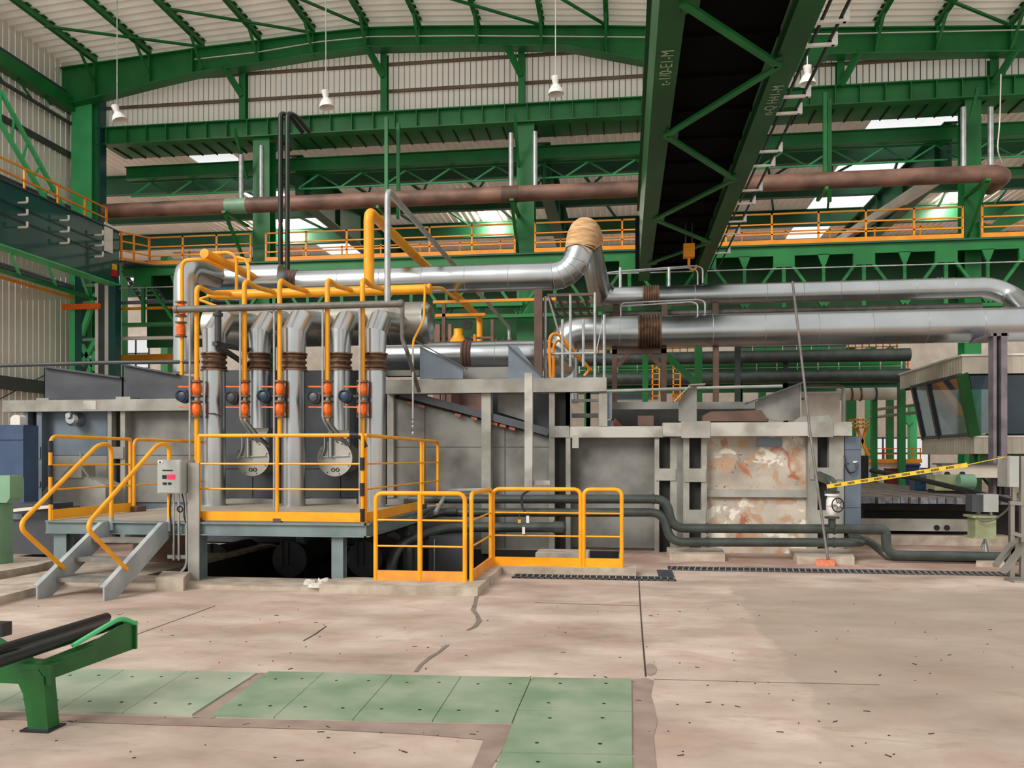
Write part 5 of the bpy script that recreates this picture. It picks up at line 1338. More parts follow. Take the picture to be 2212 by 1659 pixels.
# ================================================================== SILVER DUCTS
def seams(r, p0, p1, n, rad):
    for k in range(1, n):
        MB().torus(Vector(p0).lerp(Vector(p1), k / n), Vector(p1) - Vector(p0), rad, 0.006, 36, 6).build('seam', 'galv_thin', r)
YD1 = 16.8; zD1 = ZV(607, 850, YD1); rD = 0.275
r = T('upper_duct', 'silver duct from the left riser to the cloth-wrapped elbow', 'duct')
xr = XU(412, 15.2); xk = XU(1195, YD1)
MB().tube([(xr, 15.0, ZV(805, 412, 15)), (xr, 15.0, zD1 - 0.02), (xr + 0.0, 15.6, zD1 + 0.02), (xr + 0.35, YD1, zD1), (XU(598, YD1), YD1, zD1)], 0.19 + 0.03, 28, 0.28, 6).build('left_riser', 'galv', r)
MB().lathe((XU(440, 16.2), 16.2, zD1), (1, 0.0, 0), [(0, 0.2), (0.05, rD), (1.7, rD)], 30).build('elbow_sleeve', 'galv', r)
MB().bellows((XU(598, YD1), YD1, zD1), (XU(648, YD1), YD1, zD1), rD * 0.98, 6, 0.03, 30).build('bellows', 'brown_steel', r)
MB().tube([(XU(648, YD1), YD1, zD1), (xk, YD1, zD1)], rD, 36).build('duct', 'galv', r)
seams(r, (XU(648, YD1), YD1, zD1), (xk, YD1, zD1), 6, rD)
# segmented elbow turning up, wrapped crown, back leg
pe = [V(xk, YD1, zD1)]
cx, cz, RR = xk, zD1 + 0.5, 0.5
arc = [(xk + RR * math.sin(a), YD1, zD1 + RR - RR * math.cos(a)) for a in [math.radians(d) for d in (0, 16, 32, 48, 64, 78)]]
MB().tube(arc, rD, 40).build('mitred_elbow', 'galv', r, 11)
for q0, q1 in zip(arc[:-1], arc[1:]): MB().torus(q0, Vector(q1) - Vector(q0), rD, 0.008, 36, 6).build('seam', 'galv_thin', r)
e = Vector(arc[-1]); top = ZV(512, 1240, YD1)
xq = e.x + 0.06; ztop = top
YD2 = 20.5; zD2 = ZV(637, 1500, YD2); rD2 = 0.24
pA = [e, V(xq, YD1, e.z + 0.15)]
MB().tube([e, V(xq, YD1, e.z + 0.16)], rD, 32).build('riser_collar', 'galv', r)
crown = [V(xq, YD1, e.z + 0.16)] + [V(xq + 0.02 * k_, YD1 + 0.34 - 0.34 * math.cos(a_), e.z + 0.2 + 0.34 * math.sin(a_)) for k_, a_ in enumerate([math.radians(d_) for d_ in range(0, 150, 20)])]
MB().tube(crown, rD + 0.03, 28).build('cloth_wrap', 'wrap_cloth', r)
for k in range(9):
    t = k / 9 * (len(crown) - 1); i = int(t); q = crown[i].lerp(crown[i + 1], t - i)
    MB().torus(q, (crown[i + 1] - crown[i]) + V(random.uniform(-.1, .1), 0, random.uniform(-.06, .06)), rD + 0.03, 0.012, 28, 6).build('wrap_fold', 'wrap_cloth', r)
xs2 = XU(1312, YD2)
MB().tube([crown[-1], V(xs2 - 0.18, YD2, zD2 + 0.1), V(xs2 + 0.1, YD2, zD2)], 0.25, 36).build('back_leg', 'galv', r, 13)
MB().tube([V(xs2 - 0.1, YD2, zD2), (XU(1388, YD2), YD2, zD2)], rD2, 32).build('duct', 'galv', r)
r = T('middle_duct', 'upper of the two long silver ducts at right, elbowed down at its end', 'duct')
MB().bellows((XU(1388, YD2), YD2, zD2), (XU(1424, YD2), YD2, zD2), rD2, 7, 0.03, 30).build('bellows', 'rust_bellows', r)
YD3 = 19.6; zD3 = ZV(715, 1500, YD3); rD3 = 0.375
xE = XU(2140, YD2)
MB().tube([(XU(1424, YD2), YD2, zD2), (xE, YD2, zD2), (xE + 0.42, YD2 - 0.1, zD2 - 0.25), (xE + 0.45, YD3 + 0.1, zD3 + 0.3)], rD2, 32, 0.35, 8).build('duct', 'galv', r)
seams(r, (XU(1424, YD2), YD2, zD2), (xE, YD2, zD2), 9, rD2)
r = T('lower_duct', 'lower and thicker of the two long silver ducts at right', 'duct')
xm = XU(1215, YD3)
MB().tube([(xm, YD3, 2.9), (xm, YD3, zD3), (XU(1378, YD3), YD3, zD3)], rD3, 36, 0.5, 8).build('left_elbow', 'galv', r)
MB().bellows((XU(1378, YD3), YD3, zD3), (XU(1428, YD3), YD3, zD3), rD3, 8, 0.04, 32).build('bellows', 'rust_bellows', r)
MB().tube([(XU(1428, YD3), YD3, zD3), (11.2, YD3, zD3)], rD3, 40).build('duct', 'galv', r)
seams(r, (XU(1428, YD3), YD3, zD3), (11.2, YD3, zD3), 9, rD3)
seams(r, (xm + .5, YD3, zD3), (XU(1378, YD3), YD3, zD3), 3, rD3)
YX = 17.3; zx = ZV(768, 1070, YX)
r = T('flue_duct', 'silver flue duct behind the gusset plates above the middle furnace', 'duct')
MB().tube([(XU(830, YX), YX, zx), (XU(1000, YX), YX, zx)], 0.31, 28).build('duct', 'galv', r)
MB().bellows((XU(1000, YX), YX, zx), (XU(1022, YX), YX, zx), 0.31, 3, 0.03, 28).build('bellows', 'brown_steel', r)
MB().tube([(XU(1022, YX), YX, zx), (XU(1175, YX), YX, zx), (xm, YD3 - .3, zx)], 0.31, 28, 0.3).build('duct', 'galv', r)
seams(r, (XU(1022, YX), YX, zx), (XU(1175, YX), YX, zx), 3, 0.31)

# twin black vent pipes with goosenecks
YV = 16.75
for u, lb in ((606, 'left'), (621, 'right')):
    x = XU(u, YV); zt_ = ZV(243, u, YV)
    one('vent_pipe', MB().tube([(x, YV, zD1 + rD - 0.04), (x, YV, zt_), (x + 0.1, YV + 0.25, zt_ + 0.02), (x + 0.25, YV + 0.6, zt_ - 0.2)], 0.05, 14, 0.12, 6), 'black_paint', '%s one of the twin tall black vent pipes with hooked tops' % lb, 'pipe', 'twin black vent pipes')

# supports of the ducts
r = T('duct_portal', 'brown steel portal frame with knee braces under the lower duct bellows', 'frame')
YS = 19.55
for u0, u1 in ((1322, 1333), (1428, 1440)):
    MB().box(XU(u0, YS), XU(u1, YS), YS, YS + 0.14, 0, zD3 - rD3 - 0.02).build('post', 'brown_steel', r)
MB().pbox(1322, 1440, 751, 764, YS, 0.14).build('beam', 'brown_steel', r)
MB().bar(P(1333, 792, YS + .05), P(1358, 764, YS + .05), 0.1, 0.1, (0, 1, 0)).build('knee_brace', 'brown_steel', r)
MB().bar(P(1428, 792, YS + .05), P(1400, 764, YS + .05), 0.1, 0.1, (0, 1, 0)).build('knee_brace', 'brown_steel', r)
for u, u2, mt, lb, Y_ in ((1541, 1553, 'brown_steel', 'brown post under the lower silver duct, right of the portal frame', YS), (1588, 1600, 'bracket_dark', 'dark post behind the right furnace under the lower duct', 22), (1154, 1171, 'brown_steel', 'tall brown post left of the caged access ladder', 15.8)):
    zt_ = (zD3 - rD3) if Y_ == YS else (ZV(745, u, Y_) if Y_ == 22 else ZV(625, u, Y_))
    one('duct_post', MB().box(XU(u, Y_), XU(u2, Y_), Y_, Y_ + 0.14, 0, zt_), mt, lb, 'post')
for u in (1330, 1435, 1545):
    one('duct_stool', MB().box(XU(u - 6, YD2 - .1), XU(u + 7, YD2 - .1), YD2 - 0.1, YD2 + 0.1, zD3 + rD3 - 0.15, zD2 - rD2 + 0.02), 'brown_steel', 'short brown stool between the two long ducts, %s' % {1330: 'leftmost', 1435: 'middle', 1545: 'rightmost'}[u], 'support', 'duct stools')
r = T('duct_column', 'lilac-grey H-column carrying the lower duct in front of the cabin', 'column')
YL = 18.5
MB().box(XU(2146, YL), XU(2153, YL), YL, YL + 0.25, 0, zD3 - rD3 + .05).build('flange', 'lilac_steel', r)
MB().box(XU(2153, YL), XU(2163, YL), YL + 0.1, YL + 0.13, 0, zD3 - rD3 + .05).build('web', 'slot_dark', r)
MB().box(XU(2163, YL), XU(2176, YL), YL, YL + 0.25, 0, zD3 - rD3 + .05).build('flange', 'lilac_steel', r)
MB().box(XU(2140, YL), XU(2180, YL), YL, YL + 1.1, zD3 - rD3 - 0.02, zD3 - rD3 + 0.04).build('cap_plate', 'lilac_steel', r)

# walkway rails on the long ducts
for vt, vb, lb, yy in ((583, 622, 'upper duct', YD2 + 0.1), (653, 690, 'lower duct', YD3 + 0.1)):
    r = T('duct_handrail', 'thin grey bent handrail on top of the ' + lb, 'handrail', 'duct handrails')
    if lb == 'upper duct':
        MB().ptube([(1288, 592, yy), (1340, 586, yy), (1500, 574, yy), (1518, 578, yy), (1518, 612, yy)], 0.02, 8, 0.12).build('rail', 'galv_thin', r)
        MB().ptube([(1288, 590, yy + .5), (1340, 588, yy + .5), (1490, 578, yy + .5), (1507, 584, yy + .5), (1507, 616, yy + .5)], 0.02, 8, 0.12).build('rail', 'galv_thin', r)
        for u in (1340, 1445): MB().ptube([(u, 578, yy), (u, 622, yy)], 0.035, 8).build('post', 'galv_thin', r)
    else:
        MB().ptube([(1341, 690, yy), (1341, 655, yy), (1510, 647, yy), (1523, 652, yy), (1523, 678, yy)], 0.02, 8, 0.1).build('rail', 'galv_thin', r)
        MB().ptube([(1341, 662, yy - .3), (1495, 652, yy - .3), (1507, 657, yy - .3), (1507, 690, yy - .3)], 0.02, 8, 0.1).build('rail', 'galv_thin', r)
one('service_pipe', MB().tube([(XU(1300, 20.67), 20.67, ZV(673, 1600, 20.67)), (XU(2120, 20.67), 20.67, ZV(673, 1600, 20.67))], 0.08, 10), 'pipe_grey', 'grey service pipe running between the two long ducts', 'pipe')

# caged access ladder in the middle
r = T('access_tower', 'pale tubular access tower with a dark grating roof and yellow stair rails', 'tower')
YA = 16.0
for u, v0, v1 in ((1178, 640, 836), (1232, 636, 792), (1285, 632, 836), (1305, 680, 836), (1215, 690, 836), (1260, 690, 792)):
    MB().ptube([(u, v0, YA), (u, v1, YA)], 0.028, 8).build('pole', 'galv_thin', r)
MB().ptube([(1178, 765, YA), (1285, 763, YA)], 0.028, 8).build('ledger', 'galv_thin', r)
MB().ptube([(1184, 640, YA), (1222, 770, YA + .2)], 0.02, 8).build('diagonal', 'galv_thin', r)
MB().ptube([(1303, 690, YA), (1288, 760, YA)], 0.012, 6).build('diagonal', 'galv_thin', r)
g0, g1, g2, g3 = P(1184, 638, YA), P(1282, 633, YA), P(1290, 680, YA + 2.2), P(1220, 682, YA + 2.2)
zg_ = g0.z
for t in (0, 0.2, 0.4, 0.6, 0.8, 1.0):
    MB().bar(V(g0.x + (g1.x - g0.x) * t, YA, zg_), V(g0.x + (g1.x - g0.x) * t, YA + 2.2, zg_), 0.04, 0.06).build('roof_bar', 'brown_steel', r)
for t in (0, 0.35, 0.7, 1.0):
    MB().bar((g0.x, YA + 2.2 * t, zg_), (g1.x, YA + 2.2 * t, zg_), 0.04, 0.05).build('roof_bar', 'brown_steel', r)
MB().ptube([(1189, 815, YA - .1), (1186, 735, YA - .1), (1192, 721, YA - .1), (1208, 722, YA), (1275, 798, YA + .2), (1262, 812, YA + .2)], 0.03, 8, 0.12).build('stair_rail', 'orange_rail', r)
MB().ptube([(1196, 815, YA + .6), (1196, 745, YA + .6), (1206, 733, YA + .6), (1278, 800, YA + .9)], 0.03, 8, 0.12).build('stair_rail', 'orange_rail', r)
# ================================================================== OPERATOR CABIN
r = T('operator_cabin', 'beige ribbed operator cabin with outward slanting windows at right', 'cabin')
cx0, cy0 = 7.2, 19.1; cx1, cy1 = 16.0, 23.2
zt0, zt1 = 3.42, 3.84; zl0, zl1 = 1.70, 2.06
ix0, iy0 = 7.62, 19.55
MB().box(cx0, cx1, cy0, cy1, zt0, zt1 - 0.04).build('roof_fascia', 'cabin_clad', r)
MB().box(cx0 - 0.03, cx1, cy0 - 0.03, cy1 + .03, zt1 - 0.04, zt1).build('roof_cap', 'white_paint', r)
MB().box(ix0, cx1, iy0, cy1 - 0.4, zl0, zl1).build('lower_wall', 'cabin_clad', r)
MB().box(ix0 - 0.02, cx1, iy0 - 0.02, cy1 - .38, zl1, zl1 + 0.04).build('window_sill', 'white_paint', r)
x = cx0 + 0.2
while x < 12.5:
    MB().box(x, x + 0.03, cy0 - 0.008, cy0, zt0, zt1 - 0.04).build('cladding_rib', 'cabin_clad', r)
    if x > ix0: MB().box(x, x + 0.03, iy0 - 0.008, iy0, zl0, zl1).build('cladding_rib', 'cabin_clad', r)
    x += 0.2
y = cy0 + 0.1
while y < cy1:
    MB().box(cx0 - 0.008, cx0, y, y + 0.03, zt0, zt1 - 0.04).build('cladding_rib', 'cabin_clad', r)
    if iy0 < y < cy1 - 0.5: MB().box(ix0 - 0.008, ix0, y, y + 0.03, zl0, zl1).build('cladding_rib', 'cabin_clad', r)
    y += 0.16
zA, zB = zl1 + 0.04, zt0
def wpt(s, t, front):
    """point on the slanting window plane: s along the wall in metres from the corner, t = 0 sill .. 1 head"""
    if front: return V(ix0 + (cx0 - ix0) * t + s, iy0 + (cy0 - iy0) * t, zA + (zB - zA) * t)
    return V(ix0 + (cx0 - ix0) * t, iy0 + (cy0 - iy0) * t + s, zA + (zB - zA) * t)
def pane(s0, s1, front):
    a = [wpt(s0, 0.03, front), wpt(s1, 0.03, front), wpt(s1, 0.97, front), wpt(s0, 0.97, front)]
    MB().prism(a, (0.0, 0.012, 0) if front else (0.012, 0, 0)).build('window_pane', 'glass', r)
for s0, s1, fr in ((0.15, 1.7, True), (1.9, 3.5, True), (3.7, 5.2, True), (0.15, 1.95, False), (2.15, 2.95, False)):
    pane(s0, s1, fr)
for s, fr, mt, w in ((0.0, True, 'green_crane', 0.22), (1.8, True, 'green_crane', 0.14), (2.0, True, 'white_paint', 0.1), (3.6, True, 'green_crane', 0.14), (2.05, False, 'steel_dark', 0.16), (3.1, False, 'steel_dark', 0.14)):
    MB().bar(wpt(s, 0, fr), wpt(s, 1, fr), w, 0.1, (0, 1, 0) if fr else (1, 0, 0)).build('window_mullion', mt, r)
MB().bar(wpt(0, 0.985, False), wpt(3.2, 0.985, False), 0.08, 0.07).build('window_head', 'steel_dark', r)
MB().bar(wpt(0, 0.015, False), wpt(3.2, 0.015, False), 0.08, 0.07).build('window_foot', 'steel_dark', r)
MB().box(ix0 + 1.5, cx1, iy0 + 2.6, iy0 + 2.65, zl1, zt0).build('rear_wall', 'steel_dark', r)
MB().box(ix0 + 0.05, cx1, iy0 + 0.05, cy1 - 0.5, zl1 + 0.04, zl1 + 0.06).build('inner_floor', 'slot_dark', r)  # dark sheet added to put shade inside the cabin
MB().box(cx0 + 0.1, cx1, cy0 + 0.1, cy1 - 0.1, zt0 - 0.03, zt0).build('inner_ceiling', 'slot_dark', r)  # dark panel added under the bright fascia, again as interior shade
MB().box(ix0 + 2.4, ix0 + 2.9, iy0 + 2.5, iy0 + 2.6, zl1 + 0.2, zl1 + 0.8).build('wall_panel', 'white_paint', r)
MB().box(ix0 + 0.6, cx1, iy0 + 0.3, iy0 + 0.9, zl1 + 0.0, zl1 + 0.1).build('control_desk', 'steel_dark', r)
for k in range(5):
    MB().box(ix0 + 0.1 + k * 0.55, ix0 + 0.14 + k * 0.55, iy0 + 0.05, iy0 + 0.15, zl0 - 0.2, zl0).build('floor_stiffener', 'green', r)
MB().box(ix0, ix0 + 2.9, iy0 + 0.15, iy0 + 0.25, zl0 - 0.22, zl0).build('floor_beam', 'green_crane', r)
for x in (ix0 + 0.5, ix0 + 5.0):
    MB().bar((x, iy0 + 1.2, 0), (x, iy0 + 1.2, zl0), 0.2, 0.2, (0, 1, 0)).build('leg', 'green_crane', r)
MB().bar((ix0 + 0.5, iy0 + .3, 1.0), (ix0 + .05, iy0 + 0.2, zl0 - 0.2), 0.12, 0.12).build('knee_brace', 'green_crane', r)

# ================================================================== BILLETS AND TABLE ON THE RIGHT
yb0, yb1 = 16.0, 26.0
xb = XU(1870, yb0)
zt_ = ZV(1071, 1980, yb0)
for k in range(20):
    w = 0.135 + random.uniform(-0.006, 0.006); x0 = xb - 0.1 + k * 0.148 + random.uniform(-0.01, 0.01); dy = random.uniform(-0.12, 0.15); h = 0.13 + random.uniform(-0.02, 0.0)
    words = ['first', 'second', 'third', 'fourth', 'fifth', 'sixth', 'seventh', 'eighth', 'ninth', 'tenth', 'eleventh', 'twelfth', 'thirteenth', 'fourteenth', 'fifteenth', 'sixteenth', 'seventeenth', 'eighteenth', 'nineteenth', 'twentieth']
    b_ = T('steel_billet', 'long dark steel billet on the cooling table, %s from the electric cabinet' % words[k], 'billet', 'billets on the cooling table')
    MB().box(x0, x0 + w, yb0 + dy, yb1 + dy, zt_ - 0.145, zt_ - 0.145 + h).build('bar', 'billet', b_)
    MB().box(x0 + 0.004, x0 + w - 0.004, yb0 + dy - 0.006, yb0 + dy, zt_ - 0.14, zt_ - 0.15 + h).build('cut_end', 'billet_end', b_)
r = T('cooling_table', 'dark cooling table frame under the billets with a pale front beam', 'table')
for y in (16.6, 19.0, 22.0, 25.0):
    MB().box(xb - 0.2, xb + 3.6, y, y + 0.15, zt_ - 0.3, zt_ - 0.147).build('cross_beam', 'slot_dark', r)
    for x in (xb, xb + 3.3): MB().box(x, x + 0.15, y, y + 0.15, 0, zt_ - 0.3).build('leg', 'slot_dark', r)
MB().box(xb - 0.15, xb + 2.0, 16.3, 16.5, ZV(1147, 1980, 16.3), ZV(1121, 1980, 16.3)).build('front_beam', 'steel_post', r)
MB().box(xb - 0.15, xb + 3.2, 16.9, 17.0, 0.1, zt_ - 0.3).build('rear_plate', 'slot_dark', r)
for u in (2024, 2046): MB().lathe(P(u, 1140, 16.28), (0, 1, 0), [(0, 0.05), (0.03, 0.05)], 16).build('roller_hole', 'black_ink', r)
MB().box(xb - 0.1, xb + 2.6, 16.2, 16.6, 0, 0.18).build('plinth', 'kerb', r)
one('dark_rod', MB().tube([P(1880, 1016, 17.5), P(1990, 1036, 16.8), P(2185, 1083, 14.2)], 0.045, 10), 'black_rubber', 'long black rod lying slantwise over the billets', 'rod')

# walkway level seen under the lower silver duct
r = T('background_walkway', 'light green panelled walkway seen just under the lower silver duct', 'walkway')
Yq = 31.6
for k, (u0, u1) in enumerate(((1600, 1625), (1627, 1652), (1654, 1690), (1692, 1720), (1722, 1752), (1754, 1790), (1792, 1828))):
    MB().pbox(u0, u1, 738, 764, Yq, 0.05).build('panel', 'green_light' if k % 3 else 'pale_green', r)
for v in (748, 757): MB().pbox(1598, 1830, v, v + 1, Yq - 0.05, 0.03).build('rail', 'girt_dark', r)
MB().pbox(1290, 1960, 764, 768, Yq - 0.1, 0.6).build('deck', 'girt_dark', r)
for u in (1300, 1600, 1950): MB().box(XU(u, Yq) - .1, XU(u, Yq) + .1, Yq + .1, Yq + .3, 0, ZV(764, 1600, Yq)).build('leg', 'green', r)
r = T('background_orange_rail', 'orange railing on the background walkway left of the cabin roof', 'railing')
for k in range(8): MB().pbox(1832 + k * 15, 1834 + k * 15, 736, 765, Yq - .06, 0.05).build('post', 'orange_rail', r)
for v in (738, 748, 758): MB().pbox(1832, 1940, v, v + 2, Yq - .06, 0.05).build('bar', 'orange_rail', r)
r = T('background_yellow_rail', 'yellow railing on the background walkway behind the brown portal frame', 'railing')
for k in range(14): MB().pbox(1292 + k * 16, 1294 + k * 16, 736, 765, Yq - .06, 0.05).build('post', 'orange_rail', r)
for v in (740, 752): MB().pbox(1292, 1504, v, v + 2, Yq - .06, 0.05).build('bar', 'orange_rail', r)
r = T('orange_cage', 'small orange ladder cage on the background girder near the cabin roof', 'cage')
for u in (1938, 1945, 1953, 1961): MB().pbox(u, u + 2.5, 773, 806, 27.4, 0.06).build('bar', 'orange_valve', r)
for v in (774, 785, 796): MB().pbox(1938, 1963, v, v + 2.5, 27.4, 0.06).build('hoop', 'orange_valve', r)
r = T('white_machine', 'white painted machine housing far behind the right furnace lids', 'machine')
MB().box(XU(1310, 34), XU(1430, 34), 34, 36, 0, ZV(838, 1370, 34)).build('body', 'white_paint', r)
MB().box(XU(1330, 33.9), XU(1420, 33.9), 33.9, 34, ZV(862, 1370, 34), ZV(846, 1370, 34)).build('window_band', 'cabinet_blue', r)
MB().box(XU(1455, 34), XU(1500, 34), 34, 35, 0, ZV(848, 1470, 34)).build('annex', 'orange_rail', r)
one('hanging_cable', MB().ptube([(2162, 160, 28.0), (2160, 260, 28.0), (2154, 325, 28.0), (2164, 352, 28.4)], 0.02, 6, 0.4), 'clad_left', 'thin pale cable hanging to the rusty pipe end at far right', 'cable')

# pale green transformer with a grey box above
r = T('transformer_box', 'pale green lidded drum box on a tripod foot at right', 'box')
YTf = 13.6
MB().pbox(2107, 2152, 1118, 1162, YTf, 0.3).build('body', 'transformer', r)
MB().pbox(2102, 2156, 1114, 1119, YTf - 0.04, 0.38).build('lid', 'transformer', r)
MB().pbox(2103, 2155, 1160, 1164, YTf - 0.03, 0.36).build('base_flange', 'transformer', r)
for du in (-10, 0, 10):
    a = P(2128, 1163, YTf + 0.15); MB().tube([a, (a.x + du * 0.012, a.y - 0.05 + abs(du) * 0.01, 0.0)], 0.015, 8).build('foot', 'galv_thin', r)
MB().ptube([(2113, 1114, YTf + .1), (2114, 1106, YTf + .1)], 0.03, 8).build('terminal', 'transformer', r)
MB().ptube([(2140, 1114, YTf + .1), (2140, 1108, YTf + .1)], 0.03, 8).build('terminal', 'transformer', r)
r = T('junction_box', 'grey junction box with a dark side above the pale green box', 'box')
MB().pbox(2126, 2157, 1068, 1106, YTf - 0.1, 0.3).build('front', 'box_grey', r)
MB().pbox(2100, 2126, 1069, 1106, YTf - 0.05, 0.25).build('side', 'steel_dark', r)
MB().ptube([(2140, 1106, YTf + .05), (2140, 1116, YTf + .05)], 0.02, 8).build('stem', 'galv_thin', r)
one('grey_cable', MB().ptube([(2110, 1118, YTf - .08), (2125, 1128, YTf - .1), (2150, 1122, YTf - .1), (2175, 1103, YTf - .3), (2200, 1065, YTf - 1.2)], 0.015, 8, 0.2), 'pipe_grey', 'grey cable looping from the pale green box to the stand', 'cable')

# steel stand at the right edge
r = T('frame_stand', 'silver steel stand with splayed legs and a grey box at the right edge', 'stand')
YN = 12.0
MB().pbox(2183, 2192, 1085, 1200, YN, 0.07).build('upright', 'galv_dull', r)
MB().pbox(2206, 2214, 985, 1180, YN, 0.07).build('upright', 'galv_dull', r)
MB().bar(P(2192, 1168, YN), P(2150, 1222, YN - 0.25), 0.07, 0.05).build('splayed_leg', 'galv_dull', r)
MB().bar(P(2216, 1172, YN), P(2168, 1234, YN - 0.5), 0.08, 0.05).build('splayed_leg', 'galv_dull', r)
MB().bar(P(2188, 1152, YN), P(2210, 1158, YN), 0.05, 0.05).build('tie', 'galv_dull', r)
MB().bar(P(2180, 1086, YN), P(2214, 1088, YN), 0.06, 0.05).build('tie', 'galv_dull', r)
MB().pbox(2177, 2201, 985, 1052, YN - 0.03, 0.3).build('box', 'box_grey', r)
MB().pbox(2176, 2180, 985, 1052, YN - 0.04, 0.3).build('box_edge', 'steel_post', r)
MB().bar(P(2190, 1052, YN + .1), P(2190, 1088, YN + .1), 0.05, 0.05).build('box_stem', 'galv_dull', r)
MB().bar((P(2150, 1225, YN).x, YN - 0.4, 0.015), (P(2260, 1225, YN).x, YN - 0.4, 0.015), 0.3, 0.03).build('base_plate', 'galv_dull', r)
for du in (2183, 2206): MB().bar(P(du + 4, 1180, YN + .03), V(P(du + 4, 1180, YN).x, YN + 0.03, 0.0), 0.06, 0.06, (0, 1, 0)).build('foot_post', 'galv_dull', r)
one('concrete_pad', MB().prism([PZ(2108, 1224, 0), PZ(2172, 1226, 0), PZ(2165, 1215, 0), PZ(2110, 1212, 0)], (0, 0, 0.06)), 'kerb', 'flat concrete pad left of the steel stand', 'pad')

# ================================================================== BACKGROUND BEHIND THE FURNACE
YK = 26.5
for v, lb in ((772, 'upper'), (815, 'lower')):
    dm = T('dark_main', '%s of two thick dark pipes crossing behind the right furnace' % lb, 'pipe', 'dark background mains')
    MB().tube([(XU(1240, YK), YK, ZV(v, 1600, YK)), (XU(1965, YK), YK, ZV(v, 1600, YK))], 0.2, 16).build('pipe', 'pipe_dark', dm)
    for u in (1270, 1600, 1700): MB().box(XU(u, YK) - 0.06, XU(u, YK) + 0.06, YK + 0.15, YK + 0.27, 0, ZV(v, 1600, YK)).build('stand', 'bracket_dark', dm)
r = T('background_girder', 'green background girder with a thin handrail between the dark pipes', 'girder')
MB().box(XU(1240, 27.2), XU(1950, 27.2), 27.2, 27.3, ZV(806, 1600, 27.2), ZV(774, 1600, 27.2)).build('web', 'green', r)
for k in range(17):
    x = XU(1250, 27.0) + k * 0.62
    MB().box(x, x + 0.03, 27.05, 27.08, ZV(806, 1600, 27), ZV(782, 1600, 27)).build('handrail_post', 'clad_left', r)
for u in (1262, 1942): MB().box(XU(u, 27.3), XU(u, 27.3) + 0.2, 27.3, 27.5, 0, ZV(776, 1600, 27.2)).build('leg', 'green', r)
for v in (783, 794): MB().box(XU(1240, 27), XU(1950, 27), 27.05, 27.08, ZV(v + 1.2, 1600, 27), ZV(v, 1600, 27)).build('handrail', 'clad_left', r)
one('background_beam', MB().ibeam((XU(1240, 29), 29, ZV(838, 1600, 29)), (XU(1960, 29), 29, ZV(838, 1600, 29)), 0.3, 0.3, 0.03), 'green_far', 'dark green beam below the thick background pipes', 'beam')
for u0, u1, Y_, vt, mt, lb in ((1388, 1400, 22.5, 765, 'green', 'bright green post behind the brown portal frame'), (1502, 1517, 22.5, 745, 'green', 'bright green post right of the portal frame'), (1830, 1850, 34, 750, 'green', 'green background column behind the cream pipe'), (1872, 1880, 38, 750, 'green_light', 'slim pale green background post near the far windows'), (1880, 1892, 38, 750, 'green', 'dark green background post near the far windows'), (1918, 1931, 36, 750, 'green', 'dark green background column left of the cabin'), (1966, 1981, 33, 880, 'green_light', 'pale green column beside the operator cabin'), (990, 1000, 33, 660, 'green_far', 'dark green background column behind the yellow vessel'), (1310, 1318, 36, 745, 'green', 'thin green background post left of the portal frame'), (1640, 1655, 40, 740, 'green', 'green background post behind the leaning pole')):
    one('background_post', MB().box(XU(u0, Y_), XU(u1, Y_), Y_, Y_ + 0.3, 0, ZV(vt, u0, Y_)), mt, lb, 'post')
one('green_strut', MB().bar(P(1440, 768, 22.5), P(1514, 838, 22.5), 0.16, 0.16, (0, 1, 0)), 'green', 'green diagonal strut behind the brown portal frame', 'strut')
one('green_bracket', MB().bar(P(1945, 888, 33), P(1966, 915, 33), 0.2, 0.2, (0, 1, 0)), 'green_light', 'pale green bracket on the column beside the cabin', 'bracket')
for u, lb in ((1408, 'left'), (1453, 'right')):
    r = T('background_ladder', 'small yellow ladder behind the portal frame, %s one' % lb, 'ladder', 'small yellow ladders')
    for du in (0, 15): MB().box(XU(u + du, 24), XU(u + du + 3, 24), 24, 24.08, 0, ZV(788, u, 24)).build('side', 'orange_rail', r)
    for k in range(6): MB().pbox(u, u + 15, 794 + k * 12, 796 + k * 12, 24, 0.05).build('rung', 'orange_rail', r)
r = T('background_platform', 'orange platform with a thin railing in front of the far windows', 'platform')
MB().box(XU(1868, 32), XU(1992, 32), 32, 33.5, ZV(1000, 1930, 32), ZV(992, 1930, 32)).build('deck', 'orange_rail', r)
MB().box(XU(1868, 32), XU(1992, 32), 32.2, 33.5, 0, ZV(1000, 1930, 32)).build('base', 'cream', r)
for u in (1870, 1890, 1910, 1930, 1950, 1970, 1988): MB().pbox(u, u + 1.5, 968, 992, 32.05, 0.04).build('railing_post', 'orange_valve', r)
for v in (968, 980): MB().pbox(1870, 1990, v, v + 1.5, 32.05, 0.04).build('railing_bar', 'orange_valve', r)
r = T('white_casing', 'cream painted machine casing behind the right furnace lid', 'casing')
MB().box(XU(1724, 27.4), XU(1814, 27.4), 27.4, 29.4, 0, ZV(848, 1770, 27.4)).build('body', 'cream', r)
MB().pbox(1723, 1815, 846, 850, 27.35, 2.1).build('top_edge', 'white_paint', r)
MB().pbox(1729, 1737, 860, 863, 27.36, 0.05).build('latch', 'brown_steel', r)
one('casing_post', MB().ptube([(1822, 1096, 26.9), (1822, 838, 26.9), (1812, 834, 26.9), (1735, 834, 26.9)], 0.06, 8, 0.1), 'galv_dull', 'bent pale pipe standing right of the cream casing', 'pipe')
r = T('cream_pipe', 'cream background pipe with rust and blue bands', 'pipe')
MB().tube([(XU(1808, 28.2), 28.2, ZV(851, 1880, 28.2)), (XU(1944, 28.2), 28.2, ZV(851, 1880, 28.2))], 0.2, 18).build('pipe', 'cream', r)
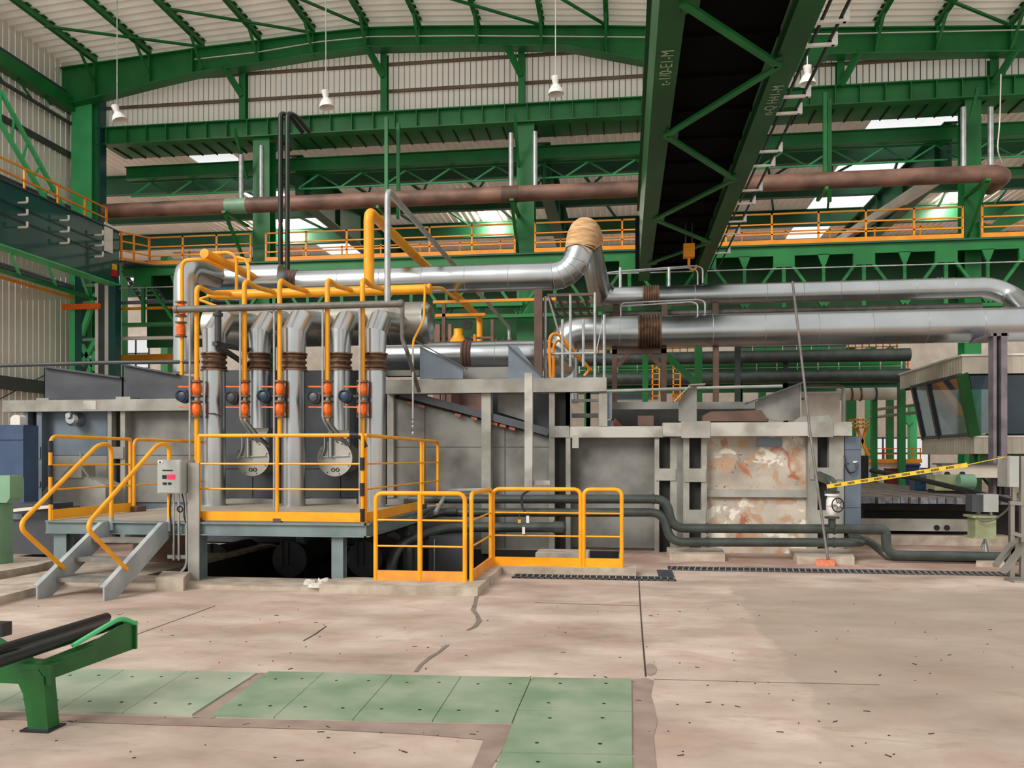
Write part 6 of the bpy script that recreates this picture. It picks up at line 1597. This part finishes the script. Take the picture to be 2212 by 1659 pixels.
MB().box(XU(1889, 28.2) - 0.08, XU(1889, 28.2) + 0.08, 28.15, 28.3, 0, ZV(851, 1880, 28.2) - 0.15).build('stand', 'green', r)
for u, mt in ((1838, 'rust_bellows'), (1858, 'rust_bellows'), (1890, 'navy')):
    MB().torus((XU(u, 28.2), 28.2, ZV(851, 1880, 28.2)), (1, 0, 0), 0.205, 0.035, 24, 6).build('band', mt, r)
for v in (886, 902):
    one('handrail_pipe', MB().ptube([(1880, v, 30), (1990, v - 12, 27)], 0.05, 8), 'galv_dull', 'pale background pipe left of the cabin windows, %s' % ('upper' if v < 890 else 'lower'), 'pipe')
r = T('yellow_basket', 'small yellow service basket behind the furnace beam end', 'basket')
for v in (905, 914, 922): MB().pbox(1842, 1876, v, v + 2, 26, 0.5).build('bar', 'orange_rail', r)
for u in (1842, 1853, 1864, 1874): MB().pbox(u, u + 2, 904, 924, 26, 0.05).build('upright', 'orange_rail', r)
MB().bar(P(1850, 924, 26.2), P(1876, 985, 26.2), 0.08, 0.08).build('leg', 'orange_rail', r)
MB().bar(P(1872, 924, 26.2), P(1852, 985, 26.2), 0.08, 0.08).build('leg', 'orange_rail', r)
MB().box(XU(1850, 26.1), XU(1876, 26.1), 26.1, 26.5, 0, ZV(984, 1860, 26)).build('base', 'slot_dark', r)
one('blue_bin', MB().pbox(1957, 1986, 1004, 1090, 27.5, 0.5).box(XU(1955, 27.5), XU(1988, 27.5), 27.45, 28.05, ZV(1006, 1970, 27.5), ZV(1003, 1970, 27.5)), 'blue_bin', 'dark blue bin standing behind the billets', 'bin')
one('red_crate', MB().pbox(1922, 1956, 1013, 1090, 27.5, 0.6).box(XU(1921, 27.5), XU(1957, 27.5), 27.46, 28.1, ZV(1014, 1940, 27.5), ZV(1012, 1940, 27.5)), 'dark_red', 'dark red crate left of the blue bin', 'crate')
one('white_bench', MB().pbox(1868, 1924, 1010, 1089, 28.5, 0.6), 'white_paint', 'white bench side left of the red crate', 'bench')
r = T('cream_cross_beam', 'cream crossbeam of the machine under the operator cabin', 'beam')
MB().box(XU(2035, 18.2), XU(2180, 18.2), 18.2, 18.5, ZV(1032, 2100, 18.2), ZV(1003, 2100, 18.2)).build('beam', 'cream', r)
MB().box(XU(2033, 18.1), XU(2182, 18.1), 18.1, 18.6, ZV(1004, 2100, 18.1), ZV(1001, 2100, 18.1)).build('top_plate', 'steel_dark', r)
for u in (2047, 2080): MB().lathe(P(u, 1024, 18.15), (0, 1, 0), [(0, 0.05), (0.06, 0.05)], 14).build('bolt', 'slot_dark', r)
for u in (2045, 2170): MB().box(XU(u, 18.3), XU(u + 12, 18.3), 18.3, 18.45, 0, ZV(1030, 2100, 18.2)).build('leg', 'slot_dark', r)
r = T('green_motor', 'pale green motor block under the cream crossbeam', 'motor')
MB().pbox(2020, 2103, 1026, 1060, 17.6, 0.5).build('base', 'transformer', r)
MB().tube([P(2070, 1040, 17.4), P(2104, 1040, 17.4)], 0.14, 18).build('drum', 'pale_green', r)
MB().box(XU(2020, 17.6), XU(2103, 17.6), 17.65, 18.0, 0, ZV(1058, 2060, 17.6)).build('pedestal', 'slot_dark', r)
r = T('blue_motor', 'dark blue motor behind the caution tape', 'motor')
MB().tube([P(1985, 1033, 19), P(2012, 1029, 19)], 0.13, 16).build('drum', 'navy', r)
MB().box(XU(1975, 19), XU(2015, 19), 18.95, 19.3, 0, ZV(1036, 2000, 19)).build('base', 'motor_blue', r)
# crane hook block hanging in the dark between the girders
r = T('hook_block', 'orange crane hook block hanging in the dark between the girders', 'hook')
p = P(1488, 536, 22.0)
MB().box(p.x - 0.14, p.x + 0.14, 21.88, 22.12, p.z - 0.25, p.z + 0.1).build('block', 'orange_rail', r)
MB().tube([(p.x - .08, 22, p.z + 0.1), (p.x - 0.08, 22, ZC + 0.3)], 0.02, 6).build('rope', 'steel_dark', r)
MB().tube([(p.x + .08, 22, p.z + 0.1), (p.x + 0.08, 22, ZC + 0.3)], 0.02, 6).build('rope', 'steel_dark', r)
MB().tube([(p.x, 22, p.z - 0.25), (p.x, 22, p.z - 0.5), (p.x + 0.12, 22, p.z - 0.6), (p.x + 0.2, 22, p.z - 0.45)], 0.035, 8, 0.08).build('hook', 'orange_rail', r)
# yellow and rust machinery in the gap above the middle furnace
r = T('valve_station', 'rust and yellow valve station seen through the gap left of the brown post', 'machine')
YQ = 21.5
for u0, u1, v0, mt in ((955, 962, 655, 'brown_steel'), (938, 950, 700, 'rust_pipe'), (968, 975, 700, 'rust_pipe'), (1060, 1066, 690, 'rust_pipe')):
    MB().box(XU(u0, YQ), XU(u1, YQ), YQ, YQ + 0.12, 0, ZV(v0, u0, YQ)).build('post', mt, r)
MB().pbox(940, 1048, 677, 683, YQ, 0.12).build('beam', 'orange_rail', r)
MB().pbox(938, 1070, 728, 732, YQ + .1, 0.08).build('beam', 'rust_pipe', r)
MB().lathe(P(990, 760, YQ), (0, 0, 1), [(0, 0.5), (0.15, 0.3), (0.45, 0.12), (0.6, 0.12)], 18).build('cone', 'yellow', r)
MB().lathe(P(1008, 700, YQ), (0, 1, 0), [(0, 0.14), (0.12, 0.14)], 16).build('gear', 'black_rubber', r)
MB().lathe(P(1012, 735, YQ), (0, 1, 0), [(0, 0.1), (0.12, 0.1)], 16).build('gear', 'black_rubber', r)
MB().pbox(1022, 1028, 722, 760, YQ - .1, 0.1).build('canister', 'orange_rail', r)
for k in range(9):
    MB().bar(P(1068 + k * 4, 755 - (k % 3) * 8, YQ + .4), P(1072 + k * 4 + (k % 2) * 8, 730 + (k % 4) * 4, YQ + .4), 0.03, 0.03).build('rebar', 'rust_pipe', r)
MB().box(XU(935, YQ + .5), XU(1080, YQ + .5), YQ + 0.5, YQ + 0.7, 0, ZV(758, 1000, YQ)).build('back_wall', 'rust_pipe', r)
one('green_valance', MB().box(XU(945, 29.2), XU(1130, 29.2), 29.0, 29.35, ZV(664, 1040, 29.2), ZV(650, 1040, 29.2)), 'green', 'green beam behind the yellow crossbar in the middle', 'beam')

# ================================================================== LEFT EDGE MACHINES
r = T('navy_cabinet', 'dark blue machine cabinet at the left edge behind the green console', 'cabinet')
Yn = 13.0
MB().box(XU(-90, Yn), XU(52, Yn), Yn, Yn + 0.35, 0.05, ZV(918, 20, Yn)).build('body', 'navy', r)
MB().pbox(-88, 50, 952, 1030, Yn - 0.02, 0.02).build('door', 'navy', r)
MB().pbox(-88, 50, 921, 950, Yn - 0.02, 0.02).build('upper_door', 'navy', r)
MB().ppoly([(22, 919), (22, 903), (28, 897), (38, 896), (43, 900), (43, 919)], Yn + 0.05, 0.15).build('rounded_cap', 'white_paint', r)
r = T('green_console', 'light green machine console at the left edge by the kerb', 'console')
Yo = 10.4
MB().box(XU(-120, Yo), XU(0, Yo), Yo, Yo + 0.25, 0.05, ZV(1088, 5, Yo)).build('body', 'pale_green', r)
MB().ppoly([(-120, 1088), (14, 1086), (21, 1076), (21, 1027), (0, 1027), (-2, 1040), (-10, 1052), (-120, 1052)], Yo - 0.05, 0.25).build('head', 'pale_green', r)
r = T('roller_shelf', 'dark machine shelf with a pale edge between console and platform', 'machine')
Ym = 12.2
MB().pbox(14, 105, 1088, 1098, Ym, 0.6).build('shelf', 'steel_dark', r)
MB().bar(P(14, 1104, Ym - .1), P(112, 1094, Ym - .1), 0.06, 0.05).build('pale_edge', 'clad_white', r)
MB().box(XU(16, Ym), XU(112, Ym), Ym + .1, Ym + .7, 0.05, ZV(1098, 60, Ym)).build('base', 'steel_dark', r)
MB().pbox(18, 48, 1110, 1122, Ym + .05, 0.05).build('plate', 'steel_blue', r)

# ================================================================== FOREGROUND ROLLER STAND
r = T('roller_stand', 'bright green roller stand with black rollers at the bottom left corner', 'roller stand')
foot = PZ(108, 1577, 0); X0 = foot.x
yF = foot.y
zc = P(100, 1437, yF).z
# front cross channel
xl_ = X0 - 1.6
MB().box(xl_, X0 + 0.02, yF - 0.02, yF, zc - 0.11, zc).build('front_plate', 'roller_green', r)
MB().box(xl_, X0 + 0.02, yF - 0.02, yF + 0.12, zc, zc + 0.006).build('front_flange', 'roller_green', r)
MB().prism([(X0 - 0.12, yF - 0.025, 0.0), (X0 + 0.0, yF - 0.025, 0.0), (X0 - 0.03, yF - 0.025, zc - 0.06), (X0 - 0.06, yF - 0.025, zc - 0.02), (X0 - 0.24, yF - 0.025, zc - 0.05), (X0 - 0.19, yF - 0.025, zc - 0.1), (X0 - 0.155, yF - 0.025, zc - 0.17)], (0, 0.012, 0)).build('leg', 'roller_green', r)
MB().prism([(X0 + 0.0, yF - 0.03, 0.0), (X0 - 0.03, yF - 0.03, zc - 0.06), (X0 - 0.02, yF - 0.03, zc - 0.06), (X0 + 0.01, yF - 0.03, 0.0)], (0, 0.1, 0)).build('leg_flange', 'roller_green', r)
MB().box(X0 - 0.15, X0 + 0.03, yF - 0.06, yF + 0.1, 0, 0.012).build('foot_plate', 'black_rubber', r)
MB().box(X0 - 0.62, X0 - 0.5, yF - 0.02, yF + 0.02, 0, zc - 0.1).build('leg', 'roller_green', r)
# side arm running back
a0 = V(X0 - 0.06, yF, zc); a1 = P(163, 1412, yF + 0.78)
a1 = V(X0 - 0.0, yF + 0.82, zc + 0.0)
MB().prism([(X0 - 0.03, yF, zc - 0.09), (X0 + 0.0, yF + 0.82, zc - 0.09), (X0 + 0.0, yF + 0.82, zc + 0.1), (X0 - 0.0, yF + 0.66, zc + 0.1), (X0 - 0.03, yF + 0.3, zc + 0.02), (X0 - 0.03, yF, zc + 0.005)], (0.012, 0, 0)).build('side_arm', 'roller_green', r)
MB().bar((X0 - 0.05, yF + 0.05, zc + 0.01), (X0 - 0.05, yF + 0.7, zc + 0.03), 0.09, 0.012).build('arm_flange', 'roller_green', r)
MB().box(X0 - 0.1, X0 + 0.03, yF + 0.82, yF + 0.84, zc - 0.09, zc + 0.1).build('end_plate', 'roller_green', r)
MB().tube([(X0 - 0.03, yF + 0.25, zc + 0.06), (X0 + 0.0, yF + 0.5, zc + 0.12), (X0 + 0.0, yF + 0.7, zc + 0.15), (X0 + 0.02, yF + 0.84, zc + 0.08)], 0.016, 8, 0.1).build('hose', 'green_light', r)
for x, z, y1_ in ((X0 - 0.1, zc + 0.085, yF + 0.84), (X0 - 0.26, zc + 0.1, yF + 0.95)):
    MB().lathe((x, yF - 0.9, z), (0, 1, 0), [(0, 0.01), (0.0, 0.033), (y1_ - yF + 0.88, 0.033), (y1_ - yF + 0.9, 0.024)], 20).build('roller', 'black_rubber', r)
MB().box(X0 - 0.2, X0 - 0.16, yF + 0.02, yF + 0.8, zc + 0.05, zc + 0.06).build('highlight_strip', 'white_rag', r)  # pale strip painted as a highlight between the rollers
MB().prism([(X0 - 0.42, yF + 0.05, zc), (X0 - 0.12, yF + 0.05, zc), (X0 - 0.2, yF + 0.05, zc + 0.05), (X0 - 0.42, yF + 0.05, zc + 0.16)], (0, 0.02, 0)).build('bearing_plate', 'roller_green', r)
e_ = P(26, 1356, yF + 1.25)
MB().box(e_.x - 0.5, e_.x, e_.y - 0.1, e_.y, e_.z - 0.05, e_.z + 0.05).build('guide_bar', 'black_rubber', r)
MB().box(e_.x - 0.5, e_.x - 0.42, e_.y - 0.08, e_.y - 0.02, 0, e_.z - 0.05).build('guide_post', 'roller_green', r)

# ================================================================== FINISH: put every Empty at the base of its thing
bpy.context.view_layer.update()
for o in list(bpy.data.objects):
    if o.type != 'EMPTY' or o.parent: continue
    lo = V(1e9, 1e9, 1e9); hi = -lo
    for c in o.children_recursive:
        if c.type != 'MESH': continue
        for q in c.bound_box:
            w = c.matrix_world @ Vector(q)
            lo = V(*(min(a, b_) for a, b_ in zip(lo, w))); hi = V(*(max(a, b_) for a, b_ in zip(hi, w)))
    base_pt = V((lo.x + hi.x) / 2, (lo.y + hi.y) / 2, lo.z)
    o.location = base_pt
    for c in o.children: c.location = Vector(c.location) - base_pt
for o in list(bpy.data.objects):          # single meshes: origin at the base too
    if o.type == 'MESH' and o.parent is None and o.data.users == 1:
        bb = [Vector(q) for q in o.bound_box]
        base_pt = V((bb[0].x + bb[6].x) / 2, (bb[0].y + bb[6].y) / 2, min(q.z for q in bb))
        if o.name.startswith('floor') and o.get('kind') == 'structure': continue
        o.data.transform(Matrix.Translation(-base_pt)); o.location = base_pt
bpy.context.view_layer.update()
